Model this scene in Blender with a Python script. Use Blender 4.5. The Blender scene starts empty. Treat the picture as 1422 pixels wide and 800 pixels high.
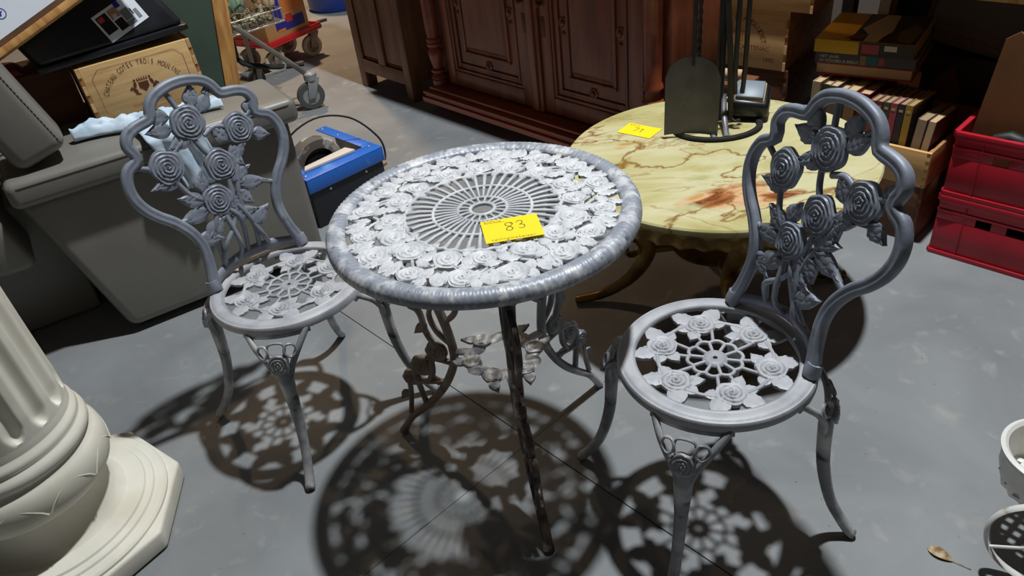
import bpy, bmesh, math, random
from math import sin, cos, pi, radians, sqrt, atan2
from mathutils import Vector, Matrix, noise as mnoise

random.seed(7)
scene = bpy.context.scene
C = scene.collection

# ------------------------------------------------------------------ camera
CAM_F, CAM_PITCH, CAM_ROLL, CAM_H = 1038.5, 0.6026, 0.1256, 1.338      # focal length in px of a 1422 wide frame
cam_data = bpy.data.cameras.new('camera')
cam_data.sensor_width = 36.0
cam_data.lens = CAM_F / 1422.0 * 36.0
cam_data.clip_start = 0.02
cam = bpy.data.objects.new('camera', cam_data)
C.objects.link(cam)
_f = Vector((0, cos(CAM_PITCH), -sin(CAM_PITCH)))
_r0 = Vector((1, 0, 0)); _u0 = _r0.cross(_f)
_r = _r0 * cos(CAM_ROLL) - _u0 * sin(CAM_ROLL)
_u = _r0 * sin(CAM_ROLL) + _u0 * cos(CAM_ROLL)
cam.matrix_world = Matrix(((_r.x, _u.x, -_f.x, 0), (_r.y, _u.y, -_f.y, 0), (_r.z, _u.z, -_f.z, CAM_H), (0, 0, 0, 1)))
scene.camera = cam

# ------------------------------------------------------------------ world, exposure
world = bpy.data.worlds.new('hall_ambient')
world.use_nodes = True
scene.world = world
_bg = world.node_tree.nodes['Background']
_bg.inputs['Color'].default_value = (1.0, 0.80, 0.66, 1)
_bg.inputs['Strength'].default_value = 0.026
scene.view_settings.view_transform = 'Standard'
scene.view_settings.look = 'None'
scene.view_settings.exposure = 0.0
scene.view_settings.gamma = 1.0
scene.view_settings.use_curve_mapping = False

# positions of the two hall lamps above the picture (their lights are made with the lamps at the end)
LAMP_MAIN = (0.85, 2.07, 5.09); LAMP_MAIN_W = 282.0; LAMP_MAIN_COL = (0.93, 0.97, 1.0); LAMP_MAIN_D = 0.20
LAMP_WARM = (-1.5, 6.2, 5.09); LAMP_WARM_W = 92.0; LAMP_WARM_COL = (1.0, 0.66, 0.38); LAMP_WARM_SPREAD = 100

# ------------------------------------------------------------------ materials
MATS = {}
def srgb(r, g, b):
    f = lambda c: (c / 255 / 12.92) if c / 255 <= 0.04045 else ((c / 255 + 0.055) / 1.055) ** 2.4
    return (f(r), f(g), f(b), 1.0)

def mat(name, col, rough=0.6, metal=0.0, col2=None, scale=8.0, lo=0.4, hi=0.65, detail=6.0, col3=None, scale3=30.0,
        lo3=0.6, hi3=0.75, bump=0.0, bscale=60.0, stretch=None, coat=0.0, rough2=None, spec=0.5, distort=0.0):
    m = bpy.data.materials.new(name); m.use_nodes = True
    nt = m.node_tree; N = nt.nodes; L = nt.links
    b = N['Principled BSDF']
    b.inputs['Roughness'].default_value = rough
    b.inputs['Metallic'].default_value = metal
    b.inputs['Specular IOR Level'].default_value = spec
    if coat: b.inputs['Coat Weight'].default_value = coat; b.inputs['Coat Roughness'].default_value = 0.15
    b.inputs['Base Color'].default_value = col
    if col2 or col3 or bump:
        tc = N.new('ShaderNodeTexCoord'); mp = N.new('ShaderNodeMapping')
        L.new(tc.outputs['Object'], mp.inputs['Vector'])
        if stretch: mp.inputs['Scale'].default_value = stretch
        vec = mp.outputs['Vector']
        out = None
        def mixin(prev, c, sc, l, h, det, off):
            nz = N.new('ShaderNodeTexNoise'); nz.inputs['Scale'].default_value = sc; nz.inputs['Detail'].default_value = det
            nz.inputs['Distortion'].default_value = distort
            nz.noise_dimensions = '4D'; nz.inputs['W'].default_value = off
            L.new(vec, nz.inputs['Vector'])
            rp = N.new('ShaderNodeMapRange'); rp.inputs['From Min'].default_value = l; rp.inputs['From Max'].default_value = h
            L.new(nz.outputs['Fac'], rp.inputs['Value'])
            mx = N.new('ShaderNodeMix'); mx.data_type = 'RGBA'
            L.new(rp.outputs['Result'], mx.inputs['Factor'])
            if prev is None: mx.inputs['A'].default_value = col
            else: L.new(prev, mx.inputs['A'])
            mx.inputs['B'].default_value = c
            return mx.outputs['Result'], rp.outputs['Result']
        fac = None
        if col2: out, fac = mixin(out, col2, scale, lo, hi, detail, 1.3)
        if col3: out, _ = mixin(out, col3, scale3, lo3, hi3, detail, 7.7)
        if out: L.new(out, b.inputs['Base Color'])
        if rough2 is not None and fac is not None:
            rr = N.new('ShaderNodeMapRange'); L.new(fac, rr.inputs['Value'])
            rr.inputs['To Min'].default_value = rough; rr.inputs['To Max'].default_value = rough2
            L.new(rr.outputs['Result'], b.inputs['Roughness'])
        if bump:
            nz = N.new('ShaderNodeTexNoise'); nz.inputs['Scale'].default_value = bscale; nz.inputs['Detail'].default_value = 5
            L.new(vec, nz.inputs['Vector'])
            bp = N.new('ShaderNodeBump'); bp.inputs['Strength'].default_value = bump; bp.inputs['Distance'].default_value = 0.002
            L.new(nz.outputs['Fac'], bp.inputs['Height']); L.new(bp.outputs['Normal'], b.inputs['Normal'])
    MATS[name] = m
    return m

mat('concrete', srgb(137, 140, 141), 0.55, 0, srgb(116, 119, 120), 2.6, 0.36, 0.66, 12, srgb(156, 155, 150), 14.0, 0.58, 0.8, 0.2, 140, rough2=0.7, distort=0.6)
mat('joint', srgb(48, 44, 40), 0.9)
mat('alu_top', srgb(206, 207, 209), 0.55, 0.05, srgb(166, 169, 174), 16, 0.45, 0.66, 9, srgb(228, 227, 224), 34, 0.52, 0.72, 0.25, 130)
mat('alu_rim', srgb(150, 155, 165), 0.45, 0.1, srgb(206, 207, 209), 38, 0.47, 0.6, 9, srgb(92, 94, 102), 60, 0.6, 0.72, 0.25, 130)
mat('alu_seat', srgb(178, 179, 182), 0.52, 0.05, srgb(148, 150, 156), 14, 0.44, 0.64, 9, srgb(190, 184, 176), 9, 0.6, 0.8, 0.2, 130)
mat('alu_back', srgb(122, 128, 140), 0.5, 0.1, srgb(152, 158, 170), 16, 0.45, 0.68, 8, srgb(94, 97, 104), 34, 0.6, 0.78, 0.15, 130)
mat('alu_leg', srgb(138, 139, 143), 0.46, 0.15, srgb(200, 199, 197), 14, 0.5, 0.66, 9, srgb(52, 50, 50), 22, 0.6, 0.7, 0.2, 130)
mat('alu_leg_brown', srgb(128, 108, 92), 0.55, 0.1, srgb(150, 140, 130), 16, 0.45, 0.66, 9, srgb(70, 58, 50), 30, 0.6, 0.75, 0.25, 130)
mat('alu_leg_flaked', srgb(92, 78, 66), 0.5, 0.15, srgb(186, 180, 172), 26, 0.52, 0.6, 9, srgb(34, 30, 28), 20, 0.5, 0.6, 0.25, 130, stretch=(1, 1, 0.35))
mat('alu_ring', srgb(168, 164, 158), 0.5, 0.15, srgb(96, 98, 108), 18, 0.52, 0.66, 9, srgb(210, 206, 198), 14, 0.5, 0.7, 0.25, 130)
mat('yellow_card', srgb(250, 222, 20), 0.55)
mat('ink_dark', srgb(50, 48, 20), 0.7)
mat('ink_olive', srgb(140, 120, 20), 0.7)
mat('leather', srgb(128, 125, 117), 0.42, 0, srgb(116, 113, 106), 5, 0.4, 0.7, 4, bump=0.12, bscale=220)
mat('leather_seam', srgb(48, 46, 43), 0.6)
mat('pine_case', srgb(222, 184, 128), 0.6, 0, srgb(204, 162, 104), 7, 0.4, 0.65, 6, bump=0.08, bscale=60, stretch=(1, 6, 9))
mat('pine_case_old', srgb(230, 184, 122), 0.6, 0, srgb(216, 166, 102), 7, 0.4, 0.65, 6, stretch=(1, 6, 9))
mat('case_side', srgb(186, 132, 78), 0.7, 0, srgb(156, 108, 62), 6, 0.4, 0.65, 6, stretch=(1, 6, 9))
mat('case_dark', srgb(112, 70, 38), 0.7, 0, srgb(84, 50, 28), 6, 0.4, 0.65, 6, stretch=(1, 6, 9))
mat('brand_ink', srgb(92, 46, 26), 0.8)
mat('brand_ink_faint', srgb(178, 112, 66), 0.8)
mat('blue_cloth', srgb(204, 220, 232), 0.9, 0, srgb(186, 206, 224), 20, 0.4, 0.6, 4, bump=0.3, bscale=80)
mat('bin_black', srgb(30, 31, 35), 0.32, 0, srgb(46, 47, 52), 6, 0.5, 0.75, 5)
mat('white_panel', srgb(216, 222, 230), 0.45)
mat('frame_wood', srgb(196, 148, 84), 0.55, 0, srgb(160, 108, 56), 5, 0.4, 0.65, 6, stretch=(12, 12, 1.5))
mat('frame_wood_dark', srgb(104, 66, 34), 0.6, 0, srgb(70, 44, 24), 6, 0.4, 0.65, 6)
mat('blackboard', srgb(62, 80, 66), 0.65, 0, srgb(50, 66, 56), 4, 0.4, 0.65, 6)
mat('label_white', srgb(232, 236, 244), 0.5)
mat('label_black', srgb(18, 16, 20), 0.5)
mat('label_red', srgb(196, 70, 72), 0.5)
mat('label_blue', srgb(44, 50, 150), 0.5)
mat('label_tan', srgb(182, 132, 104), 0.5)
mat('label_grey', srgb(128, 132, 140), 0.5)
mat('wire', srgb(206, 208, 204), 0.3, 0.7)
mat('cart_tube', srgb(150, 146, 138), 0.35, 0.7, srgb(110, 100, 88), 10, 0.5, 0.7)
mat('caster_grey', srgb(142, 146, 148), 0.4, 0.1)
mat('caster_tyre', srgb(78, 80, 78), 0.7)
mat('caster_light', srgb(196, 186, 168), 0.5)
mat('red_plastic', srgb(196, 32, 34), 0.4)
mat('crate_red', srgb(184, 28, 46), 0.36, 0, srgb(160, 22, 38), 5, 0.4, 0.7, 4)
mat('cardboard', srgb(192, 144, 92), 0.8, 0, srgb(176, 128, 78), 4, 0.4, 0.65, 5)
mat('cardboard_brown', srgb(146, 98, 58), 0.8, 0, srgb(128, 84, 48), 4, 0.4, 0.65, 5)
mat('print_blue', srgb(34, 36, 130), 0.6)
mat('print_orange', srgb(206, 116, 50), 0.6)
mat('print_red', srgb(196, 44, 40), 0.6)
mat('bottle_green', srgb(126, 150, 124), 0.35, 0, srgb(160, 178, 156), 12, 0.5, 0.7)
mat('trinket', srgb(190, 186, 160), 0.5, 0, srgb(130, 130, 108), 20, 0.4, 0.6)
mat('trinket_brown', srgb(150, 110, 74), 0.6)
mat('trinket_blue', srgb(150, 160, 180), 0.5)
mat('barrel_blue', srgb(28, 62, 150), 0.4)
mat('black_matt', srgb(26, 26, 27), 0.55)
mat('black_void', srgb(16, 15, 14), 0.7)
mat('blue_paint', srgb(40, 108, 204), 0.4, 0, srgb(90, 150, 224), 14, 0.56, 0.72, 6)
mat('tool_black', srgb(28, 31, 38), 0.45)
mat('bare_steel', srgb(150, 140, 128), 0.4, 0.5, srgb(90, 76, 66), 14, 0.45, 0.65)
mat('stone_wheel', srgb(96, 88, 80), 0.8, 0, srgb(190, 188, 182), 22, 0.5, 0.62)
mat('pale_wood', srgb(216, 206, 192), 0.7)
mat('rubber_cable', srgb(24, 24, 26), 0.5)
mat('walnut', srgb(148, 84, 56), 0.42, 0, srgb(116, 61, 41), 4, 0.4, 0.66, 7, stretch=(6, 6, 0.8), coat=0.2)
mat('walnut_red', srgb(162, 82, 50), 0.38, 0, srgb(132, 64, 38), 4, 0.4, 0.66, 7, stretch=(0.8, 6, 6), coat=0.2)
mat('walnut_brown', srgb(128, 84, 56), 0.45, 0, srgb(98, 64, 42), 4, 0.4, 0.66, 7, stretch=(6, 6, 0.8))
mat('brass', srgb(104, 72, 44), 0.45, 0.5)
mat('gilt', srgb(142, 108, 52), 0.42, 0.6, srgb(92, 68, 34), 14, 0.4, 0.65, bump=0.3, bscale=60)
mat('iron', srgb(44, 42, 42), 0.45, 0.4, srgb(62, 60, 60), 14, 0.45, 0.7, bump=0.2, bscale=90)
mat('blade_steel', srgb(104, 102, 102), 0.38, 0.45, srgb(70, 68, 68), 6, 0.4, 0.66, 6, srgb(130, 130, 132), 30, 0.62, 0.75, 0.15, 60)
mat('iron_grey', srgb(128, 130, 134), 0.45, 0.4)
mat('device_black', srgb(22, 24, 28), 0.35)
mat('device_pad', srgb(112, 124, 136), 0.45)
mat('column_white', srgb(226, 222, 208), 0.6, 0, srgb(206, 200, 182), 6, 0.45, 0.7, 6, srgb(176, 160, 132), 30, 0.68, 0.82)
mat('paint_white', srgb(226, 224, 218), 0.45, 0, srgb(160, 146, 130), 30, 0.6, 0.74)
mat('dead_leaf', srgb(192, 172, 138), 0.8, 0, srgb(130, 100, 66), 60, 0.4, 0.6)
mat('page', srgb(196, 166, 128), 0.85)
mat('page_pale', srgb(160, 134, 104), 0.85)
for nm, c in dict(book_yellow=(214, 166, 22), book_slate=(74, 76, 82), book_red=(172, 34, 30), book_dark=(58, 52, 48), book_tan=(150, 118, 82),
                  book_brown=(110, 66, 48), book_green=(82, 82, 52), book_rust=(128, 68, 50), book_ochre=(176, 134, 52), book_cream=(188, 166, 130),
                  book_crimson=(136, 30, 30), book_grey=(120, 108, 92), book_teal=(44, 110, 116), book_pink=(170, 74, 80), book_white=(214, 206, 186),
                  wall_grey=(92, 84, 76), steel_rack=(70, 66, 62), navy=(28, 30, 50), pict_grey=(112, 104, 100), pict_brown=(128, 74, 40), post_white=(222, 222, 208),
                  lace=(128, 110, 92), dark_green=(26, 34, 28)).items():
    mat(nm, srgb(*c), 0.6)

OX, OY, OZ = 0.585, 1.80, 0.45
def onyx():
    m = bpy.data.materials.new('onyx'); m.use_nodes = True
    nt = m.node_tree; N = nt.nodes; L = nt.links; b = N['Principled BSDF']
    b.inputs['Roughness'].default_value = 0.16
    tc = N.new('ShaderNodeTexCoord'); mp = N.new('ShaderNodeMapping'); L.new(tc.outputs['Object'], mp.inputs['Vector'])
    mp.inputs['Rotation'].default_value = (0, 0, radians(-8)); mp.inputs['Scale'].default_value = (1, 2.1, 1)
    def nz(scale, det, dist, w):
        n = N.new('ShaderNodeTexNoise'); n.noise_dimensions = '4D'; n.inputs['W'].default_value = w
        n.inputs['Scale'].default_value = scale; n.inputs['Detail'].default_value = det; n.inputs['Distortion'].default_value = dist
        L.new(mp.outputs['Vector'], n.inputs['Vector']); return n.outputs['Fac']
    def ramp(fac, stops):
        r = N.new('ShaderNodeValToRGB'); L.new(fac, r.inputs['Fac'])
        while len(r.color_ramp.elements) < len(stops): r.color_ramp.elements.new(0.5)
        for e, (p, c) in zip(r.color_ramp.elements, stops): e.position = p; e.color = c
        return r.outputs['Color']
    def mix(a, bcol, fac):
        mx = N.new('ShaderNodeMix'); mx.data_type = 'RGBA'; L.new(fac, mx.inputs['Factor'])
        if isinstance(a, tuple): mx.inputs['A'].default_value = a
        else: L.new(a, mx.inputs['A'])
        if isinstance(bcol, tuple): mx.inputs['B'].default_value = bcol
        else: L.new(bcol, mx.inputs['B'])
        return mx.outputs['Result']
    base = ramp(nz(2.6, 6, 1.6, 2.0), [(0.3, srgb(168, 158, 100)), (0.44, srgb(192, 184, 130)), (0.56, srgb(208, 201, 160)), (0.7, srgb(178, 178, 122))])
    W, K = (1, 1, 1, 1), (0, 0, 0, 1)
    # large brown breccia patch near one edge, shaped by noise round a point of the slab
    def patch_at(px, py, r, wob):
        sub = N.new('ShaderNodeVectorMath'); sub.operation = 'SUBTRACT'; L.new(tc.outputs['Object'], sub.inputs[0]); sub.inputs[1].default_value = (px, py, OZ)
        scl = N.new('ShaderNodeVectorMath'); scl.operation = 'MULTIPLY'; L.new(sub.outputs[0], scl.inputs[0]); scl.inputs[1].default_value = (0.62, 1.5, 0)
        ln = N.new('ShaderNodeVectorMath'); ln.operation = 'LENGTH'; L.new(scl.outputs[0], ln.inputs[0])
        ad = N.new('ShaderNodeMath'); ad.operation = 'MULTIPLY_ADD'; L.new(nz(5, 5, 1.0, wob), ad.inputs[0]); ad.inputs[1].default_value = 0.22; L.new(ln.outputs['Value'], ad.inputs[2])
        mr = N.new('ShaderNodeMapRange'); L.new(ad.outputs[0], mr.inputs['Value']); mr.inputs['From Min'].default_value = r + 0.11; mr.inputs['From Max'].default_value = r + 0.085
        return mr.outputs['Result']
    pcol = ramp(nz(7, 8, 1.2, 9.0), [(0.40, srgb(120, 62, 34)), (0.47, srgb(176, 116, 70)), (0.55, srgb(216, 178, 136)), (0.64, srgb(198, 156, 96))])
    c = mix(base, pcol, patch_at(-0.02, -0.24, 0.085, 5.1))
    c = mix(c, pcol, patch_at(0.10, 0.24, 0.045, 8.1))
    c = mix(c, srgb(190, 140, 50), patch_at(-0.24, 0.10, 0.03, 14.1))
    v1 = ramp(nz(1.5, 6, 0.9, 12.0), [(0.491, K), (0.499, W), (0.501, W), (0.509, K)])
    c = mix(c, srgb(140, 98, 44), v1)
    v2 = ramp(nz(2.2, 7, 0.8, 31.0), [(0.494, K), (0.499, (0.6, 0.6, 0.6, 1)), (0.502, (0.6, 0.6, 0.6, 1)), (0.508, K)])
    c = mix(c, srgb(158, 118, 66), v2)
    L.new(c, b.inputs['Base Color'])
    b.inputs['Subsurface Weight'].default_value = 0.0
    MATS['onyx'] = m
onyx()

# ------------------------------------------------------------------ mesh building
class MB:
    def __init__(s): s.v = []; s.f = []
    def add(s, verts, faces, M=None):
        o = len(s.v)
        s.v += [tuple(M @ Vector(q)) if M is not None else tuple(q) for q in verts]
        s.f += [tuple(i + o for i in fc) for fc in faces]
        return s
    def box(s, x0, x1, y0, y1, z0, z1, M=None):
        v = [(x0, y0, z0), (x1, y0, z0), (x1, y1, z0), (x0, y1, z0), (x0, y0, z1), (x1, y0, z1), (x1, y1, z1), (x0, y1, z1)]
        return s.add(v, [(3, 2, 1, 0), (4, 5, 6, 7), (0, 1, 5, 4), (1, 2, 6, 5), (2, 3, 7, 6), (3, 0, 4, 7)], M)
    def hexa(s, low, high, M=None):
        return s.add(list(low) + list(high), [(3, 2, 1, 0), (4, 5, 6, 7), (0, 1, 5, 4), (1, 2, 6, 5), (2, 3, 7, 6), (3, 0, 4, 7)], M)
    def prism(s, poly, z0, z1, M=None):
        n = len(poly)
        v = [(x, y, z0) for x, y in poly] + [(x, y, z1) for x, y in poly]
        return s.add(v, [tuple(range(n - 1, -1, -1)), tuple(range(n, 2 * n))] + [(i, (i + 1) % n, n + (i + 1) % n, n + i) for i in range(n)], M)
    def lathe(s, prof, n=32, M=None, closed=False, mod=None, cap=True):
        v = []; m = len(prof)
        for i in range(n):
            a = 2 * pi * i / n
            for (r, z) in prof:
                if mod: r, z = mod(a, r, z)
                v.append((r * cos(a), r * sin(a), z))
        f = []
        for i in range(n):
            j = (i + 1) % n
            for k in range(m if closed else m - 1):
                l = (k + 1) % m
                f.append((i * m + k, j * m + k, j * m + l, i * m + l))
        if not closed and cap:
            if prof[0][0] > 1e-6: f.append(tuple(i * m for i in range(n - 1, -1, -1)))
            if prof[-1][0] > 1e-6: f.append(tuple(i * m + m - 1 for i in range(n)))
        return s.add(v, f, M)
    def tube(s, pts, ra, rb=None, n=8, up=(0, 0, 1), closed=False, M=None, shape=None, square=False):
        P = [Vector(q) for q in pts]; m = len(P); up = Vector(up)
        A = ra if isinstance(ra, (list, tuple)) else [ra] * m
        B = A if rb is None else (rb if isinstance(rb, (list, tuple)) else [rb] * m)
        if square: ring = [(1, 1), (-1, 1), (-1, -1), (1, -1)]
        elif shape: ring = shape
        else: ring = [(cos(2 * pi * k / n), sin(2 * pi * k / n)) for k in range(n)]
        n = len(ring); v = []; last = None
        for i in range(m):
            if closed: t = P[(i + 1) % m] - P[i - 1]
            else: t = P[min(i + 1, m - 1)] - P[max(i - 1, 0)]
            t.normalize()
            sd = t.cross(up)
            if sd.length < 1e-4: sd = last or t.orthogonal()
            sd = sd.normalized()
            if last is not None and sd.dot(last) < 0 and not closed and abs(t.dot(up)) > 0.98: sd = -sd
            last = sd; w = sd.cross(t)
            for (c, d) in ring: v.append(P[i] + sd * (c * A[i]) + w * (d * B[i]))
        f = []
        for i in range(m if closed else m - 1):
            j = (i + 1) % m
            for k in range(n):
                l = (k + 1) % n
                f.append((i * n + k, i * n + l, j * n + l, j * n + k))
        if not closed: f += [tuple(range(n - 1, -1, -1)), tuple((m - 1) * n + k for k in range(n))]
        return s.add(v, f, M)
    def grid(s, fn, nu, nv, M=None, thick=None):
        v = [fn(i / nu, j / nv) for i in range(nu + 1) for j in range(nv + 1)]
        f = [(i * (nv + 1) + j, (i + 1) * (nv + 1) + j, (i + 1) * (nv + 1) + j + 1, i * (nv + 1) + j + 1) for i in range(nu) for j in range(nv)]
        return s.add(v, f, M)
    def mesh(s, name, material, bevel=0.0, seg=2, smooth=None, weld=False):
        me = bpy.data.meshes.new(name); me.from_pydata(s.v, [], s.f); me.update()
        bm = bmesh.new(); bm.from_mesh(me)
        if weld: bmesh.ops.remove_doubles(bm, verts=bm.verts, dist=1e-5)
        bmesh.ops.recalc_face_normals(bm, faces=bm.faces)
        if bevel:
            es = [e for e in bm.edges if len(e.link_faces) == 2 and e.calc_face_angle(0) > 0.5]
            bmesh.ops.bevel(bm, geom=es, offset=bevel, segments=seg, profile=0.5, affect='EDGES', clamp_overlap=True)
        ang = 0.7 if smooth is None else smooth
        for fc in bm.faces: fc.smooth = True
        for e in bm.edges:
            if len(e.link_faces) == 2 and e.calc_face_angle(0) > ang: e.smooth = False
        bm.to_mesh(me); bm.free()
        me.materials.append(MATS[material])
        return me
    def build(s, name, material, parent=None, M=None, **kw):
        return put(s.mesh(name, material, **kw), name, parent, M)

def put(me, name, parent=None, M=None):
    o = bpy.data.objects.new(name, me); C.objects.link(o)
    if parent is not None: o.parent = parent
    if M is not None: o.matrix_basis = M
    return o

def tag(o, label, cat, group=None):
    o['label'] = label; o['category'] = cat
    if group: o['group'] = group
    return o

def thing(name, label, cat, loc=(0, 0, 0), rz=0.0, group=None, M=None):
    o = bpy.data.objects.new(name, None); C.objects.link(o); o.empty_display_size = 0.05
    if M is not None: o.matrix_basis = M
    else: o.location = loc; o.rotation_euler = (0, 0, rz)
    return tag(o, label, cat, group)

def structure(o): o['kind'] = 'structure'; return o
T = Matrix.Translation
def RZ(a): return Matrix.Rotation(a, 4, 'Z')
def RX(a): return Matrix.Rotation(a, 4, 'X')
def RY(a): return Matrix.Rotation(a, 4, 'Y')
def basis(o, x, y, z):
    x, y, z = Vector(x), Vector(y), Vector(z)
    return Matrix(((x.x, y.x, z.x, o[0]), (x.y, y.y, z.y, o[1]), (x.z, y.z, z.z, o[2]), (0, 0, 0, 1)))
def smooth_path(pts, k=6, closed=False):
    P = [Vector(q) for q in pts]; n = len(P); out = []
    for i in range(n if closed else n - 1):
        if closed: a, b, c, d = P[i - 1], P[i], P[(i + 1) % n], P[(i + 2) % n]
        else: a, b, c, d = P[max(i - 1, 0)], P[i], P[i + 1], P[min(i + 2, n - 1)]
        for j in range(k):
            t = j / k
            out.append(0.5 * ((2 * b) + (c - a) * t + (2 * a - 5 * b + 4 * c - d) * t * t + (3 * b - a - 3 * c + d) * t ** 3))
    if not closed: out.append(P[-1])
    return out
def lerp_list(vals, n):
    out = []
    for i in range(n):
        t = i / (n - 1) * (len(vals) - 1); k = min(int(t), len(vals) - 2); out.append(vals[k] + (vals[k + 1] - vals[k]) * (t - k))
    return out

# text as flat mesh (built-in font)
def glyphs(txt, size, align='LEFT', shear=0.0, space=1.0):
    cu = bpy.data.curves.new('lettering', 'FONT'); cu.body = txt; cu.size = size; cu.align_x = align; cu.shear = shear; cu.space_character = space
    cu.resolution_u = 3
    ob = bpy.data.objects.new('lettering', cu); C.objects.link(ob)
    me = bpy.data.meshes.new_from_object(ob)
    v = [tuple(q.co) for q in me.vertices]; f = [tuple(p.vertices) for p in me.polygons]
    bpy.data.objects.remove(ob); bpy.data.curves.remove(cu); bpy.data.meshes.remove(me)
    return v, f
def text(txt, size, material, parent, M, align='CENTER', **kw):
    mb = MB(); v, f = glyphs(txt, size, align, **kw); mb.add(v, f)
    return mb.build('lettering', material, parent, M)
def arc_text(txt, size, radius, a0, a1, material, parent, M, xs=1.0):
    mb = MB(); n = len(txt)
    for i, ch in enumerate(txt):
        if ch == ' ': continue
        a = a0 + (a1 - a0) * i / (n - 1)
        v, f = glyphs(ch, size, 'CENTER')
        mb.add(v, f, RZ(a - pi / 2) @ T((0, radius, 0)) @ Matrix.Diagonal((xs, 1, 1, 1)))
    return mb.build('lettering', material, parent, M)

# ---- ornament meshes (cast roses and leaves)
def rose_mesh(name, R, h, material, seed=0, turns=4.0, lobes=5, base=0.005, nt=36, nr=16, sharp=1.0):
    rnd = random.Random(seed); ph = rnd.random() * 6.28; ph2 = rnd.random() * 6.28
    v = []; f = []
    v.append((0, 0, h))
    for j in range(1, nr + 1):
        q = j / nr
        for i in range(nt):
            a = 2 * pi * i / nt
            out = 1 + 0.05 * cos(lobes * a + ph) * q + 0.03 * cos(3 * a + ph2) * q
            r = R * q * out
            w = q * turns + 0.10 * cos(lobes * a + ph) - a / (2 * pi)
            fr = w % 1.0
            ridge = (fr ** 1.5) if fr < 0.82 else (1 - (fr - 0.82) / 0.18)
            z = h * (0.78 - 0.35 * q * q) + h * 0.42 * sharp * (ridge - 0.45)
            if j == nr: z = min(z, h * 0.35)
            v.append((r * cos(a), r * sin(a), z))
    n1 = len(v)
    for i in range(nt):
        x, y, _ = v[1 + (nr - 1) * nt + i]; v.append((x, y, -base))
    v.append((0, 0, -base)); c = len(v) - 1
    for i in range(nt):
        j = (i + 1) % nt
        f.append((0, 1 + i, 1 + j))
        for k in range(nr - 1): f.append((1 + k * nt + i, 1 + (k + 1) * nt + i, 1 + (k + 1) * nt + j, 1 + k * nt + j))
        f.append((1 + (nr - 1) * nt + i, n1 + i, n1 + j, 1 + (nr - 1) * nt + j))
        f.append((n1 + i, c, n1 + j))
    mb = MB(); mb.add(v, f)
    return mb.mesh(name, material, smooth=0.9)

def leaf_mesh(name, L, W, material, h=0.004, base=0.004, curl=0.0):
    nu, nv = 10, 6
    v = []; f = []
    for i in range(nu + 1):
        u = i / nu
        w = W * (sin(pi * u ** 0.72) ** 1.25) * 0.52 + 0.0014 * (1 - u)
        for j in range(nv + 1):
            s = j / nv * 2 - 1
            z = h * (1 - 0.55 * abs(s)) - (0.45 * h if j == nv // 2 else 0) + 0.25 * h * sin((u * 4.2 - abs(s) * 0.9) * 2 * pi) * (abs(s) > 0.2) + curl * (u - 0.5) ** 2
            v.append((u * L, s * w, z))
    top = len(v)
    for i in range(nu + 1):
        for j in (0, nv): 
            x, y, z = v[i * (nv + 1) + j]; v.append((x, y, -base))
    for i in range(nu):
        for j in range(nv):
            a = i * (nv + 1) + j; f.append((a, a + nv + 1, a + nv + 2, a + 1))
        a, b = top + 2 * i, top + 2 * i + 1
        f.append((a, b, b + 2, a + 2))
        f.append((i * (nv + 1), a, a + 2, (i + 1) * (nv + 1)))
        f.append((i * (nv + 1) + nv, (i + 1) * (nv + 1) + nv, b + 2, b))
    mb = MB(); mb.add(v, f)
    return mb.mesh(name, material, smooth=1.0)

# ------------------------------------------------------------------ the hall: floor slabs with saw-cut joints, walls
# joints measured: main cut runs along J1, a second cut crosses it square
J0 = Vector((0.0, 1.286)); J1 = Vector((0.643, -0.766)); J2 = Vector((0.766, 0.643))
jrot = atan2(J1.y, J1.x)
floor = structure(MB().box(-9, 9, -9, 9, -0.20, -0.012).build('floor', 'joint', None, T((J0.x, J0.y, 0)) @ RZ(jrot)))
GX, GY = 0.0007, 0.0015
for (x0, x1, y0, y1) in ((GX, 4.5, GY, 4.5), (GX, 4.5, -4.5, -GY), (-4.5, -GX, GY, 4.5), (-4.5, -GX, -4.5, -GY),
                         (-9, -4.504, -9, 9), (4.504, 9, -9, 9), (-4.5, 4.5, 4.504, 9), (-4.5, 4.5, -9, -4.504)):
    MB().box(x0, x1, y0, y1, -0.012, 0).build('slab', 'concrete', floor)
ROW_A = atan2(-0.76, 0.65)                         # direction of the row of goods along the back
structure(MB().box(-7, 7, 0, 0.2, -0.01, 5.6).build('wall_back', 'wall_grey', None, T((1.9, 2.9, 0)) @ RZ(ROW_A) @ T((0, 0.4, 0))))
structure(MB().box(-6, 7, 0, 0.2, -0.01, 5.6).build('wall_left', 'wall_grey', None, T((-5.2, 2.2, 0)) @ RZ(radians(90))))

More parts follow.
